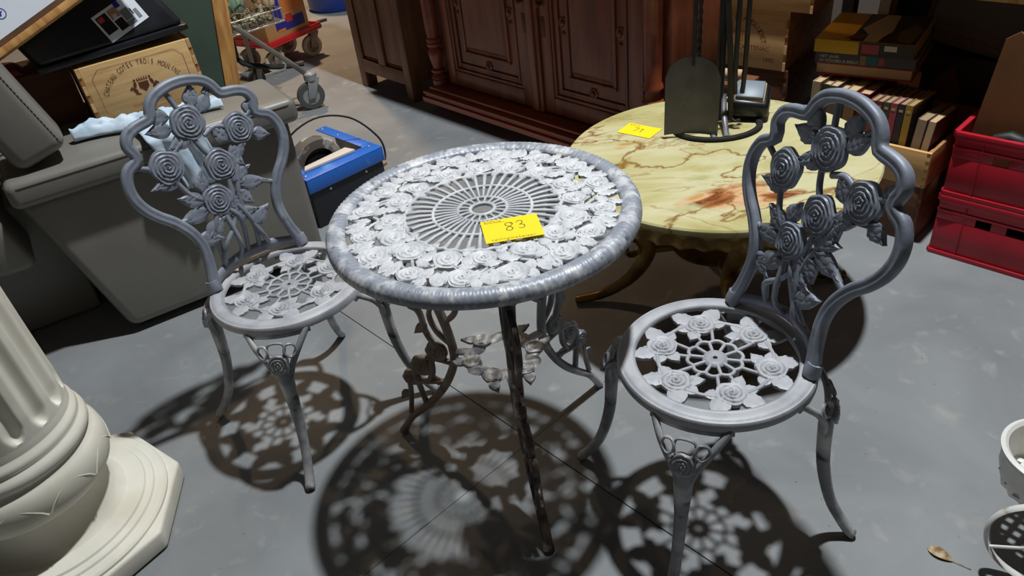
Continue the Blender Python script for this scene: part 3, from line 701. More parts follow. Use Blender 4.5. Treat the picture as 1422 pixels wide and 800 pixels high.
FX, FY = 0.632, 1.958
def fire_tools():
    t = thing('fire_tool_stand', 'black iron fire tool stand with ring base on the onyx table', 'tool stand', (FX, FY, OZ))
    n = 64
    MB().tube([(0.118 * cos(2 * pi * i / n), 0.092 * sin(2 * pi * i / n), 0.006) for i in range(n)], 0.009, 0.006, 8, closed=True).build('base_ring', 'iron', t)
    MB().tube([(-0.11, 0.03, 0.008), (0, 0.03, 0.012), (0.11, 0.03, 0.008)], 0.009, 0.005, 8).build('cross_bar', 'iron', t)
    MB().tube([(0.012, 0.03, 0.012), (0.012, 0.03, 0.30), (0.012, 0.03, 0.62)], 0.0115, 0.0115, 10, up=(1, 0, 0)).build('post', 'iron', t)
    for dx in (-0.030, 0.004):
        MB().tube([(dx + 0.02, 0.028, 0.085), (dx + 0.012, -0.01, 0.035), (dx, -0.075, 0.010), (dx - 0.002, -0.085, 0.008)], 0.0075, 0.004, 8).build('foot', 'iron_grey', t)
    hk = MB()
    for a in (-2.6, -1.2, 0.2, 1.3): hk.tube(smooth_path([(0.012, 0.03, 0.60), (0.012 + 0.05 * cos(a), 0.03 + 0.05 * sin(a), 0.615), (0.012 + 0.075 * cos(a), 0.03 + 0.075 * sin(a), 0.60), (0.012 + 0.085 * cos(a), 0.03 + 0.085 * sin(a), 0.62)], 4), 0.004, 0.004, 6)
    hk.lathe([(0, 0.66), (0.014, 0.655), (0.018, 0.64), (0.012, 0.625), (0.010, 0.60)], 16, T((0.012, 0.03, 0)))
    hk.build('hook', 'iron', t)
    # shovel, hung at the near side
    s = thing('fire_shovel', 'black fire shovel with arched blade hanging on the tool stand', 'shovel', (0.546, 1.915, OZ + 0.0118), radians(-20))
    def blade(u, v):
        x = (u - 0.5) * 2
        top = 0.155 + 0.055 * sqrt(max(0, 1 - x * x))
        zz = v * top
        y = 0.016 * (abs(x) ** 2.2) * -1 * (1 - 0.2 * v) + 0.016 * v
        return (x * 0.072, y, zz)
    mb = MB(); mb.grid(blade, 14, 12); nv = len(mb.v)
    mb.v += [(a, b + 0.0025, c) for a, b, c in mb.v]; k = len(mb.f); mb.f += [tuple(i + nv for i in f) for f in mb.f[:k]]
    mb.build('blade', 'blade_steel', s, smooth=1.0)
    MB().tube([(0, 0.020, 0.185), (0, 0.022, 0.23), (0, 0.022, 0.40), (0, 0.022, 0.58), (0.0, 0.02, 0.60)], [0.010, 0.0065, 0.006, 0.006, 0.010], [0.006] * 5, 8, up=(1, 0, 0)).build('handle', 'iron', s)
    # poker with twisted shaft
    pk = thing('fire_poker', 'black iron poker with twisted shaft hanging behind the shovel', 'poker', (0.578, 1.975, OZ + 0.03), 0)
    mb = MB(); ns = 60
    sh = [(0.0065 * cos(k), 0.0065 * sin(k)) for k in (0, pi / 2, pi, 3 * pi / 2)]
    vs = []; fs = []
    for i in range(ns + 1):
        a = i * 0.5
        for c, d in sh: vs.append((c * cos(a) - d * sin(a), c * sin(a) + d * cos(a), 0.06 + 0.50 * i / ns))
        if i:
            for k in range(4): fs.append(((i - 1) * 4 + k, (i - 1) * 4 + (k + 1) % 4, i * 4 + (k + 1) % 4, i * 4 + k))
    mb.add(vs, fs).build('shaft', 'iron', pk)
    MB().tube([(0, 0, 0.07), (0, 0, 0.02), (0.004, 0, 0.0)], [0.0055, 0.005, 0.001], None, 8, up=(1, 0, 0)).build('tip', 'iron', pk)
    # tongs: two rods
    tg = thing('fire_tongs', 'pair of slim black iron fire tongs hanging on the stand', 'tongs', (0.690, 1.965, OZ + 0.09), 0)
    for sg in (-1, 1):
        MB().tube(smooth_path([(0.004 * sg, 0, 0.46), (0.012 * sg, 0, 0.42), (0.013 * sg, 0, 0.2), (0.013 * sg, 0, 0.06), (0.010 * sg, 0, 0.0)], 4), 0.007, 0.006, 8, up=(0, 1, 0)).build('arm', 'iron', tg)
    MB().lathe([(0, 0.475), (0.01, 0.47), (0.012, 0.455), (0.006, 0.445), (0, 0.445)], 12).build('pivot', 'iron', tg)
    br = thing('hearth_hook', 'thin slanting black iron rod leaning in the tool stand', 'fire tool', (0.655, 1.95, OZ + 0.025), 0)
    MB().tube([(0.012, 0, 0.0), (0.0, 0.004, 0.20), (-0.026, 0.01, 0.48)], 0.008, 0.006, 8, up=(0, 1, 0)).build('rod', 'iron', br)
    MB().tube([(0.012, 0, 0.004), (0.02, -0.012, -0.004), (0.035, -0.014, 0.0)], 0.005, 0.004, 8).build('hooked_end', 'iron', br)
    # small black appliance with grey pad
    d = thing('black_device', 'small black handheld device with a grey flat pad, by the tool stand', 'device', (0.740, 2.008, OZ + 0.0118), radians(-25))
    MB().hexa([(-0.055, -0.045, 0), (0.055, -0.045, 0), (0.055, 0.045, 0), (-0.055, 0.045, 0)], [(-0.05, -0.05, 0.048), (0.055, -0.045, 0.040), (0.05, 0.04, 0.075), (-0.045, 0.035, 0.085)]).build('body', 'device_black', d, bevel=0.012, seg=3)
    MB().box(-0.038, 0.038, -0.032, 0.032, 0.0, 0.010).build('pad', 'device_pad', d, T((0.0, -0.006, 0.066)) @ RX(radians(26)) @ RY(radians(3)), bevel=0.004)
    MB().box(-0.041, 0.041, -0.035, 0.035, -0.008, 0.0005).build('pad_rim', 'page', d, T((0.0, -0.006, 0.066)) @ RX(radians(26)) @ RY(radians(3)), bevel=0.003)
    MB().tube(smooth_path([(-0.05, 0, 0.03), (-0.085, -0.01, 0.05), (-0.09, 0.01, 0.09), (-0.05, 0.03, 0.09)], 4), 0.009, 0.005, 8).build('strap', 'device_black', d)
fire_tools()

# ------------------------------------------------------------------ the row along the back: sideboard and narrow cabinet
SBX, SBY = -0.318, 3.570; SBA = atan2(-0.7814, 0.6240)
def nested_panel(parent, name, x0, x1, z0, z1, y, material, carved=True):
    """a door leaf standing at y: frame, moulding, raised field; y grows to the back"""
    w = 0.055
    d = MB()
    d.box(x0, x0 + w, y - 0.024, y, z0, z1).box(x1 - w, x1, y - 0.024, y, z0, z1).box(x0 + w, x1 - w, y - 0.024, y, z0, z0 + w * 1.3).box(x0 + w, x1 - w, y - 0.024, y, z1 - w, z1)
    door = d.build(name, material, parent, bevel=0.004)
    a0, a1, b0, b1 = x0 + w, x1 - w, z0 + w * 1.3, z1 - w
    m = MB()
    for k, (ins, yy) in enumerate(((0.0, -0.018), (0.014, -0.010), (0.028, -0.014))):
        t = 0.013
        m.box(a0 + ins, a0 + ins + t, y + yy, y, b0 + ins, b1 - ins).box(a1 - ins - t, a1 - ins, y + yy, y, b0 + ins, b1 - ins)
        m.box(a0 + ins + t, a1 - ins - t, y + yy, y, b0 + ins, b0 + ins + t).box(a0 + ins + t, a1 - ins - t, y + yy, y, b1 - ins - t, b1 - ins)
    m.build('moulding', material, door, bevel=0.002)
    i = 0.045
    MB().box(a0 + i, a1 - i, y - 0.006, y, b0 + i, b1 - i).build('field', material, door)
    MB().hexa([(a0 + 0.11, y - 0.018, b0 + 0.13), (a1 - 0.11, y - 0.018, b0 + 0.13), (a1 - 0.09, y - 0.005, b0 + 0.11), (a0 + 0.09, y - 0.005, b0 + 0.11)],
              [(a0 + 0.11, y - 0.018, b1 - 0.13), (a1 - 0.11, y - 0.018, b1 - 0.13), (a1 - 0.09, y - 0.005, b1 - 0.11), (a0 + 0.09, y - 0.005, b1 - 0.11)]).build('raised_panel', material, door, bevel=0.004)
    f = MB(); q = 0.082
    for (xa, xb, za, zb) in ((a0 + q, a0 + q + .014, b0 + q + .02, b1 - q), (a1 - q - .014, a1 - q, b0 + q + .02, b1 - q), (a0 + q, a1 - q, b0 + q + .006, b0 + q + .02), (a0 + q, a1 - q, b1 - q, b1 - q + .014)):
        f.box(xa, xb, y - 0.016, y, za, zb)
    f.build('inner_moulding', material, door, bevel=0.003)
    if carved:
        knob = MB().lathe([(0.022, 0), (0.023, 0.004), (0.017, 0.007), (0.013, 0.005), (0.010, 0.012), (0.0, 0.016)], 16, mod=lambda a, r, z: (r * (1 + 0.1 * cos(6 * a)), z)).mesh('rosette', material)
        xm = (a0 + a1) / 2
        for (xx, zz) in ((xm, b0 + 0.055), (a0 + 0.062, (b0 + b1) / 2 - 0.03), (a1 - 0.062, (b0 + b1) / 2 - 0.03), (xm, b1 - 0.05)):
            put(knob, 'rosette', door, T((xx, y - 0.006, zz)) @ RX(pi / 2))
            for s in (0.7,): put(knob, 'rosette', door, T((xx, y - 0.006, zz - 0.04)) @ RX(pi / 2) @ Matrix.Diagonal((0.4, 0.4, 0.6, 1)))
    return door

def sideboard():
    t = thing('sideboard', 'large dark carved walnut sideboard with two panelled doors and turned columns', 'cabinet', (SBX, SBY, 0), SBA)
    L, Dp, H = 1.42, 0.40, 1.0
    pl = MB().box(0, L, 0, Dp, 0.052, 0.078).box(0.012, L - 0.012, 0.010, Dp, 0.078, 0.092).box(0.006, L - 0.006, 0.004, Dp, 0.092, 0.106).box(0.03, L - 0.03, 0.03, Dp, 0.106, 0.124)
    pl.build('plinth', 'walnut_red', t, bevel=0.005)
    for x in (0.10, L / 2, L - 0.10):
        for y in (0.16, Dp - 0.08): MB().lathe([(0.028, 0), (0.04, 0.012), (0.042, 0.03), (0.03, 0.052), (0, 0.052)], 20).build('bun_foot', 'walnut', t, T((x, y, 0)))
    MB().box(0.02, L - 0.02, 0.125, Dp, 0.124, H - 0.04).build('carcass', 'walnut', t, bevel=0.004)
    MB().box(-0.01, L + 0.01, -0.005, Dp, H - 0.04, H - 0.012).box(-0.02, L + 0.02, -0.02, Dp, H - 0.012, H + 0.012).build('top_board', 'walnut_red', t, bevel=0.005)
    nested_panel(t, 'door', 0.105, 0.690, 0.132, H - 0.06, 0.126, 'walnut')
    nested_panel(t, 'door', 0.765, 1.290, 0.132, H - 0.06, 0.126, 'walnut')
    MB().box(0.693, 0.762, 0.092, 0.126, 0.128, H - 0.05).box(0.712, 0.744, 0.080, 0.095, 0.14, H - 0.06).build('centre_post', 'walnut', t, bevel=0.004)
    prof = [(0.034, 0.124), (0.034, 0.150), (0.028, 0.152), (0.036, 0.158), (0.038, 0.166), (0.030, 0.174), (0.024, 0.182), (0.034, 0.190), (0.034, 0.198), (0.022, 0.206), (0.026, 0.225), (0.034, 0.265), (0.036, 0.285),
            (0.026, 0.300), (0.022, 0.306), (0.034, 0.312), (0.036, 0.322), (0.030, 0.330), (0.036, 0.338), (0.034, 0.348), (0.028, 0.352), (0.032, 0.40), (0.033, 0.60), (0.031, 0.80), (0.036, 0.82), (0.030, 0.85), (0.036, 0.88), (0.036, H - 0.04)]
    prof2 = [(0.034, 0.124), (0.034, 0.17), (0.026, 0.18), (0.037, 0.19), (0.039, 0.205), (0.029, 0.215), (0.026, 0.235), (0.038, 0.247), (0.039, 0.257), (0.028, 0.267), (0.027, 0.285), (0.038, 0.297), (0.040, 0.310), (0.031, 0.32),
             (0.028, 0.345), (0.038, 0.358), (0.036, 0.37), (0.031, 0.38), (0.034, 0.45), (0.035, 0.60), (0.032, 0.80), (0.038, 0.82), (0.03, 0.85), (0.036, 0.88), (0.036, H - 0.04)]
    MB().lathe(prof, 24).build('turned_column', 'walnut_red', t, T((0.055, 0.082, 0)))
    MB().lathe(prof2, 24, mod=lambda a, r, z: (r * (1 - 0.05 * abs(cos(6 * a)) * (0.39 < z < 0.8)), z)).build('turned_column', 'walnut_red', t, T((1.350, 0.082, 0)))
    for x in (0.672, 0.785):
        MB().lathe([(0.009, 0), (0.012, 0.003), (0.006, 0.006), (0.005, 0.016), (0.011, 0.022), (0.008, 0.028), (0, 0.029)], 12).build('door_knob', 'brass', t, T((x, 0.102, 0.58)) @ RX(pi / 2))
        MB().box(x - 0.010, x + 0.010, 0.1, 0.102, 0.45, 0.53).build('keyhole_plate', 'brass', t, bevel=0.004)
sideboard()

def narrow_cabinet():
    t = thing('cabinet', 'brown wooden cabinet with two upright panels standing left of the sideboard', 'cabinet', (-0.671, 4.087, 0), atan2(-0.785, 0.62))
    L, H = 0.487, 1.75
    MB().box(0.0, L, 0.016, 0.36, 0.085, H).build('carcass', 'walnut_brown', t, bevel=0.004)
    f = MB()
    f.box(0, 0.055, -0.006, 0.016, 0.0, H).box(L - 0.055, L, -0.006, 0.016, 0.0, H).box(0.055, L - 0.055, -0.006, 0.016, 0.085, 0.155).box(0.055, L - 0.055, -0.006, 0.016, H - 0.06, H).box(L / 2 - 0.03, L / 2 + 0.03, -0.006, 0.016, 0.155, H - 0.06)
    f.build('front_frame', 'walnut_brown', t, bevel=0.003)
    for x0, x1 in ((0.055, L / 2 - 0.03), (L / 2 + 0.03, L - 0.055)):
        p = MB().box(x0 + 0.012, x1 - 0.012, 0.004, 0.016, 0.172, H - 0.075).build('panel', 'walnut_brown', t, bevel=0.004)
        m = MB()
        for k in range(6):
            xx = x0 + 0.02 + (x1 - x0 - 0.04) * (k + 0.5) / 6; m.lathe([(0.008, 0), (0.006, 0.004), (0, 0.006)], 8, T((xx, 0.010, 0.163)) @ RX(pi / 2))
        m.build('beading', 'walnut_brown', p)
    for x in (0, L - 0.05): MB().box(x, x + 0.05, 0.31, 0.36, 0, 0.085).build('back_foot', 'walnut_brown', t)
    for x in (0, L - 0.055): MB().box(x, x + 0.055, 0.016, 0.06, 0, 0.085).build('front_foot', 'walnut_brown', t)
    MB().box(-0.015, L + 0.015, -0.02, 0.37, H, H + 0.03).build('top_board', 'walnut_brown', t, bevel=0.006)
narrow_cabinet()

# ------------------------------------------------------------------ wooden wine cases, book crate, books
def wine_case(label, M, w, d, h, face, side, group=None, lid=True, name='wine_case'):
    """front face at y=0 looking to -y; x 0..w; finger-jointed ends"""
    t = thing(name, label, 'wooden case', M=M, group=group)
    th = 0.011
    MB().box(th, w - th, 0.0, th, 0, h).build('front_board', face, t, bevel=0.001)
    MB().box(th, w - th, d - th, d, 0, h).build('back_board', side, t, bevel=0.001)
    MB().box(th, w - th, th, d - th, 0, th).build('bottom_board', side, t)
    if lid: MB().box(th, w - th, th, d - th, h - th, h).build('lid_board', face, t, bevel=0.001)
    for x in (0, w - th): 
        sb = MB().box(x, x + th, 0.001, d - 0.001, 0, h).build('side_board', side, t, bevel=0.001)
        n = 7; fj = MB().box(x + 0.0006, x + th - 0.0006, -0.0012, 0.001, 0, h / n).mesh('finger_joint', face)
        for k in range(0, n, 2): put(fj, 'finger_joint', sb, T((0, 0, h * k / n)))
    return t

# left case on the sofa arm
SOFA = T((-1.205, 1.965, 0)) @ RZ(atan2(0.501, 0.8655))
def case_left():
    w, d, h = 0.333, 0.37, 0.182
    M = SOFA @ T((0.158, 0.200, 0.578)) @ RY(radians(-1.5))
    t = wine_case('pale pine wine case reading Chateau Cotes Trois Moulins on the sofa', M, w, d, h, 'pine_case', 'case_side')
    F = basis((0, -0.0008, 0), (1, 0, 0), (0, 0, 1), (0, -1, 0))
    arc_text('CHATEAU COTES TROIS MOULINS', 0.0215, 0.116, radians(152), radians(30), 'brand_ink', t, F @ T((w * 0.485, 0.034, 0)), 0.60)
    # printed border with cut corners
    c = 0.022; a0, a1, b0, b1 = 0.034, w - 0.034, 0.018, h - 0.016
    pts = [(a0 + c, b0), (a1 - c, b0), (a1, b0 + c), (a1, b1 - c), (a1 - c, b1), (a0 + c, b1), (a0, b1 - c), (a0, b0 + c)]
    mb = MB()
    for i in range(8):
        p, q = Vector(pts[i]), Vector(pts[(i + 1) % 8]); n = (q - p).normalized(); n = Vector((-n.y, n.x)) * 0.0006
        mb.add([(*(p + n), 0), (*(p - n), 0), (*(q - n), 0), (*(q + n), 0)], [(0, 1, 2, 3)])
    mb.build('printed_border', 'brand_ink_faint', t, F)
    # crest: shield, crown points, supporters
    mb = MB()
    def blob(cx, cy, rx, ry, n=10, rot=0.0): mb.add([(cx + rx * cos(2 * pi * k / n) * cos(rot) - ry * sin(2 * pi * k / n) * sin(rot), cy + rx * cos(2 * pi * k / n) * sin(rot) + ry * sin(2 * pi * k / n) * cos(rot), 0) for k in range(n)], [tuple(range(n))])
    mb.add([(-0.018, 0.012, 0), (0.018, 0.012, 0), (0.018, -0.008, 0), (0, -0.026, 0), (-0.018, -0.008, 0)], [(0, 1, 2, 3, 4)])
    for k in range(5): mb.add([(-0.016 + 0.008 * k - 0.0035, 0.018, 0), (-0.016 + 0.008 * k + 0.0035, 0.018, 0), (-0.018 + 0.009 * k, 0.032, 0)], [(0, 1, 2)])
    for s in (-1, 1):
        blob(s * 0.031, 0.006, 0.006, 0.012, 10, s * 0.3); blob(s * 0.036, -0.014, 0.007, 0.012, 10, -s * 0.5); blob(s * 0.028, 0.023, 0.004, 0.005); blob(s * 0.047, -0.004, 0.004, 0.009, 8, s * 0.8); blob(s * 0.030, -0.028, 0.011, 0.003, 8, s * 0.2)
    mb.build('printed_crest', 'brand_ink', t, F @ T((w * 0.485, 0.090, 0)) @ Matrix.Diagonal((0.8, 0.8, 1, 1)))
    text('Grand Vin de Bordeaux', 0.012, 'brand_ink_faint', t, F @ T((w / 2, 0.034, 0)), shear=0.2)
case_left()

WS = T((0.817, 2.845, 0)) @ RZ(atan2(-0.69, 0.72))
def case_right():
    w, d, h = 0.358, 0.42, 0.214
    t = wine_case("brown pine wine case reading Chateau d'Angludet Margaux Cantenac 1992", WS @ T((0, 0, 0.343)), w, d, h, 'pine_case_old', 'case_side')
    F = basis((0, -0.0008, 0), (1, 0, 0), (0, 0, 1), (0, -1, 0))
    arc_text("CHATEAU D'ANGLUDET", 0.026, 0.092, radians(166), radians(14), 'brand_ink', t, F @ T((0.172, 0.075, 0)))
    text('MARGAUX. CANTENAC', 0.0235, 'brand_ink', t, F @ T((0.172, 0.064, 0)), space=0.95)
    text('1992', 0.022, 'brand_ink', t, F @ T((0.292, 0.026, 0)))
    mb = MB(); n = 28
    for s in (1.0, 0.78):
        mb.tube([(0.036 * s * cos(2 * pi * i / n), 0.020 * s * sin(2 * pi * i / n), 0) for i in range(n)], 0.0012, 0.0001, 4, closed=True)
    for k in range(5): mb.add([(-0.018 + k * 0.008, -0.009, 0), (-0.013 + k * 0.008, -0.009, 0), (-0.014 + k * 0.008, 0.009 - 0.003 * (k % 2), 0), (-0.017 + k * 0.008, 0.009, 0)], [(0, 1, 2, 3)])
    mb.build('printed_seal', 'brand_ink_faint', t, F @ T((0.172, 0.112, 0)))
    wine_case('dark brown wooden case directly under the 1992 wine case', WS @ T((-0.006, 0.008, 0.158)), w + 0.014, d, 0.185, 'case_dark', 'case_dark', name='wooden_case')
    wine_case('dark brown wooden case on the floor, bottom of the wine case stack', WS @ T((-0.006, 0.012, 0.0)), w + 0.014, d, 0.158, 'case_dark', 'case_dark', name='wooden_case')
    wine_case('brown wooden case lying on top of the 1992 wine case', WS @ T((-0.045, -0.012, 0.557)), w + 0.125, d, 0.17, 'pine_case_old', 'case_side', name='wooden_case')
case_right()

ROW = T((1.255, 1.917, 0)) @ RZ(ROW_A)
def book(label, M, w, d, h, cover, pages='page', group=None, spine_front=True, cat='book', name='book'):
    """standing book: spine to -y, width x 0..w, depth y 0..d, height z 0..h"""
    t = thing(name, label, cat, M=M, group=group)
    th = min(0.0025, w * 0.12)
    MB().box(0, th, 0, d, 0, h).box(w - th, w, 0, d, 0, h).box(th, w - th, 0, th, 0, h).build('cover', cover, t)
    MB().box(th, w - th, th, d - 0.004, 0.003, h - 0.003).build('page_block', pages, t)
    return t
def row_goods():
    # lower box and book crate
    wine_case('dark brown wooden case on the floor under the book crate', ROW @ T((-0.43, 0.004, 0)), 0.43, 0.40, 0.188, 'case_dark', 'case_dark', name='wooden_case')
    t = thing('book_crate', 'open pale wooden crate full of upright books', 'crate', M=ROW @ T((-0.43, 0, 0.189)))
    th, w, d, h = 0.012, 0.43, 0.40, 0.112
    MB().box(0, w, 0, th, 0, h).build('front_board', 'pine_case_old', t, bevel=0.001)
    MB().box(0, w, d - th, d, 0, h).build('back_board', 'case_side', t, bevel=0.001)
    MB().box(th, w - th, th, d - th, 0, 0.010).build('bottom_board', 'case_side', t)
    for x in (0, w - th):
        sb = MB().box(x, x + th, th, d - th, 0, h).build('side_board', 'case_side', t, bevel=0.001)
    fj = MB().box(w - 0.011, w - 0.001, -0.0011, 0.0, 0, h / 9).mesh('finger_joint', 'case_side')
    for k in range(0, 9, 2): put(fj, 'finger_joint', t, T((0, 0, h * k / 9)))
    z0 = 0.200
    G = 'books standing in the wooden crate'
    # rear-left run, spines forward, carries the big books
    x = -0.405
    spec = [('book_cream', .026, 'tall cream spined book in the crate'), ('book_green', .024, 'olive spined book in the crate under the big stack'), ('book_grey', .026, 'grey spined book in the crate under the big stack'),
            ('book_dark', .022, 'dark spined book in the crate under the big stack'), ('book_tan', .032, 'wide tan spined book in the crate beside the red one'), ('book_crimson', .034, 'dark red book in the crate under the big stack')]
    for i, (c, wd, lb) in enumerate(spec):
        book(lb, ROW @ T((x, 0.05 + 0.012 * (i % 2), z0)), wd, 0.20, 0.232 - 0.002 * i - 0.006 * (i % 2), c, 'page', G)
        x += wd + 0.003
    # front run of six thin books, tops leaning away
    x = -0.213
    for i, (c, lb) in enumerate((('book_rust', 'thin rust coloured book in the front run of the crate'), ('book_brown', 'thin brown book in the front run of the crate'), ('book_green', 'thin olive book in the front run of the crate'),
                            ('book_pink', 'thin reddish pink book in the front run of the crate'), ('book_dark', 'thin dark brown book in the front run of the crate'), ('book_ochre', 'thin ochre spined book with dark cover in the front run'))):
        b = book(lb, ROW @ T((x, 0.020, z0 + 0.0088)) @ RX(radians(-3)), 0.0195, 0.17, 0.205 + 0.001 * i, c, 'page_pale', G)
        if c == 'book_ochre': MB().box(0.0197, 0.0203, 0.004, 0.168, 0.002, 0.203).build('back_cover', 'book_dark', b)
        MB().box(0.004, 0.015, -0.0006, 0, 0.185, 0.192).build('spine_mark', 'book_cream', b)
        x += 0.0215
    # fore-edge forward paper blocks
    for (xx, a, wd, c, lb) in ((-0.064, 6, 0.026, 'page_pale', 'thick pale paperback leaning in the crate, fore edge outward'), (-0.026, 9, 0.022, 'page', 'worn cream paperback at the end of the crate')):
        b = thing('book', lb, 'book', M=ROW @ T((xx - (0.010 if xx < -0.05 else 0.0215), 0.022, z0 + 0.0135)) @ RY(radians(-a) * -0.4) @ RX(radians(-4)), group=G)
        MB().box(0.002, wd - 0.002, 0.0, 0.17, 0.002, 0.17).build('page_block', c, b)
        MB().box(0, 0.002, 0, 0.172, 0, 0.172).box(wd - 0.002, wd, 0, 0.172, 0, 0.172).build('cover', 'book_brown' if wd < 0.025 else 'book_grey', b)
    # three big books lying flat on top
    BS = ROW @ T((-0.435, 0.105, 0.4345)) @ RZ(radians(11.5))
    def flat(label, dx, dy, z, w, d, h, cover, spine_out, dr=0.0, pages='page'):
        t = thing('large_book', label, 'book', M=BS @ T((dx, dy, z)) @ RZ(radians(dr)), group='large books stacked on the crate')
        th = 0.003
        cv = MB().box(0, w, 0, d, 0, th).box(0, w, 0, d, h - th, h)
        if spine_out: cv.box(0, w, -0.004, th, 0, h)
        else: cv.box(0, w, d - th, d, 0, h)
        cv.build('cover', cover, t, bevel=0.001)
        MB().box(0.005, w - 0.005, 0.006, d - 0.006, th, h - th).build('page_block', pages, t)
        return t
    flat('large red bound book, lowest of the flat stack, cream page edges', 0.004, 0, 0, 0.288, 0.30, 0.037, 'book_red', False)
    t2 = flat('large slate spined book reading HET JAAR, middle of the flat stack', 0.002, 0.002, 0.0375, 0.292, 0.30, 0.034, 'book_slate', True, 0.6)
    F = basis((0, -0.0048, 0), (1, 0, 0), (0, 0, 1), (0, -1, 0))
    text('HET JAAR', 0.0135, 'book_white', t2, F @ T((0.014, 0.018, 0)), 'LEFT'); text('IN WOORD & BEELD', 0.0125, 'book_white', t2, F @ T((0.014, 0.005, 0)), 'LEFT')
    pm = MB().box(0.135, 0.152, -0.0006, 0, 0.003, 0.031).build('cover_picture', 'book_tan', t2, T((0, -0.0042, 0)))
    MB().box(0.155, 0.185, -0.0006, 0, 0.003, 0.031).build('cover_picture', 'book_teal', t2, T((0, -0.0042, 0)))
    MB().box(0.188, 0.203, -0.0006, 0, 0.006, 0.028).build('cover_picture', 'book_pink', t2, T((0, -0.0042, 0)))
    t3 = flat('large yellow spined picture book, topmost of the flat stack', -0.004, 0.0, 0.072, 0.288, 0.295, 0.040, 'book_yellow', True, -0.5)
    MB().box(0.132, 0.288, -0.0048, 0.001, 0.0005, 0.0395).build('spine_picture', 'book_dark', t3)
    MB().box(0.140, 0.190, -0.0006, 0, 0.006, 0.034).build('spine_picture', 'book_pink', t3, T((0, -0.0049, 0)))
    MB().box(0.205, 0.240, -0.0006, 0, 0.018, 0.034).build('spine_picture', 'book_white', t3, T((0, -0.0049, 0)))
    cp = MB()
    MB().box(0.10, 0.286, 0.004, 0.292, 0.0401, 0.0405).build('cover_picture', 'book_dark', t3)
    MB().prism([(0.14, 0.004), (0.18, 0.004), (0.185, 0.06), (0.20, 0.12), (0.19, 0.29), (0.15, 0.29), (0.11, 0.13), (0.14, 0.07)], 0.0405, 0.0409).build('cover_picture', 'book_white', t3)
    MB().prism([(0.23, 0.03), (0.27, 0.01), (0.28, 0.16), (0.25, 0.20), (0.22, 0.12)], 0.0405, 0.0409).build('cover_picture', 'book_grey', t3)
    MB().prism([(0.08, 0.02), (0.13, 0.03), (0.14, 0.08), (0.10, 0.06)], 0.0405, 0.0409).build('cover_picture', 'book_rust', t3)
row_goods()

# ------------------------------------------------------------------ red crates, cardboard box
CR = T((1.279, 1.864, 0)) @ RZ(atan2(-0.758, 0.652))
def red_crate(label, z):
    t = thing('plastic_crate', label, 'crate', M=CR @ T((0, 0, z)), group='red plastic crates')
    L, D, H = 0.60, 0.40, 0.196
    th = 0.006
    def wall(a0, a1, holes, M):
        mb = MB(); zt0, zt1 = 0.118, 0.150
        mb.box(a0, a1, 0, th, 0.012, zt0).box(a0, a1, 0, th, zt1, H - 0.004)
        x = a0
        for h0, h1 in holes: mb.box(x, h0, 0, th, zt0, zt1); x = h1
        mb.box(x, a1, 0, th, zt0, zt1)
        mb.box(a0 - 0.0, a1, -0.008, th, H - 0.020, H).box(a0, a1, -0.006, th, 0.0, 0.014)
        mb.box(a0, a1, -0.003, 0, H - 0.052, H - 0.044)
        for xx in (a0 + 0.072, a1 - 0.076): mb.box(xx, xx + 0.004, -0.004, 0, 0.014, H - 0.02)
        return mb.build('side_wall', 'crate_red', t, M, bevel=0.0015)
    hs = [(0.105, 0.145), (0.185, 0.30), (0.335, 0.415), (0.455, 0.495)]
    wall(0, L, hs, Matrix.Identity(4)); wall(0, L, hs, T((L, D, 0)) @ RZ(pi))
    wall(0.002, D - 0.002, [(0.13, 0.27)], T((L, 0, 0)) @ RZ(pi / 2)); wall(0.002, D - 0.002, [(0.13, 0.27)], T((0, D, 0)) @ RZ(-pi / 2))
    MB().box(0.004, L - 0.004, 0.004, D - 0.004, 0.004, 0.012).build('bottom', 'crate_red', t)
    return t
red_crate('red slotted plastic crate on the floor, lower of the two stacked', 0.0)
red_crate('red slotted plastic crate, upper of the two, holding a torn cardboard box', 0.197)
def carton():
    t = thing('cardboard_box', 'torn brown cardboard box standing in the upper red crate', 'box', M=CR @ T((0.010, 0.052, 0.238)) @ RY(radians(5)))
    w, d, h = 0.30, 0.25, 0.40; th = 0.006
    edge = [(0, 0), (w, 0), (w, 0.33), (0.22, 0.335), (0.17, 0.350), (0.105, 0.345), (0.078, 0.368), (0.070, 0.395), (0.028, 0.425), (0.0, h)]
    MB().prism(edge, 0, th).build('front_panel', 'cardboard_brown', t, basis((0, th, 0), (1, 0, 0), (0, 0, 1), (0, -1, 0)))
    MB().box(0, w, d - th, d, 0, h * 0.8).box(0, th, th, d - th, 0, h * 0.9).box(w - th, w, th, d - th, 0, h * 0.8).box(0, w, th, d - th, 0, th).build('box_shell', 'cardboard_brown', t)
    o = MB().tube([(0, 0, 0), (0.04, 0.0, 0.012), (0.07, 0, 0.006), (0.12, 0.0, 0.0)], [0.012, 0.02, 0.018, 0.008], [0.008, 0.014, 0.012, 0.006], 10).build('black_cloth_bundle', 'black_matt', None, CR @ T((0.085, 0.027, 0.383)))
    tag(o, 'crumpled black cloth tucked at the edge of the upper red crate', 'cloth')
carton()

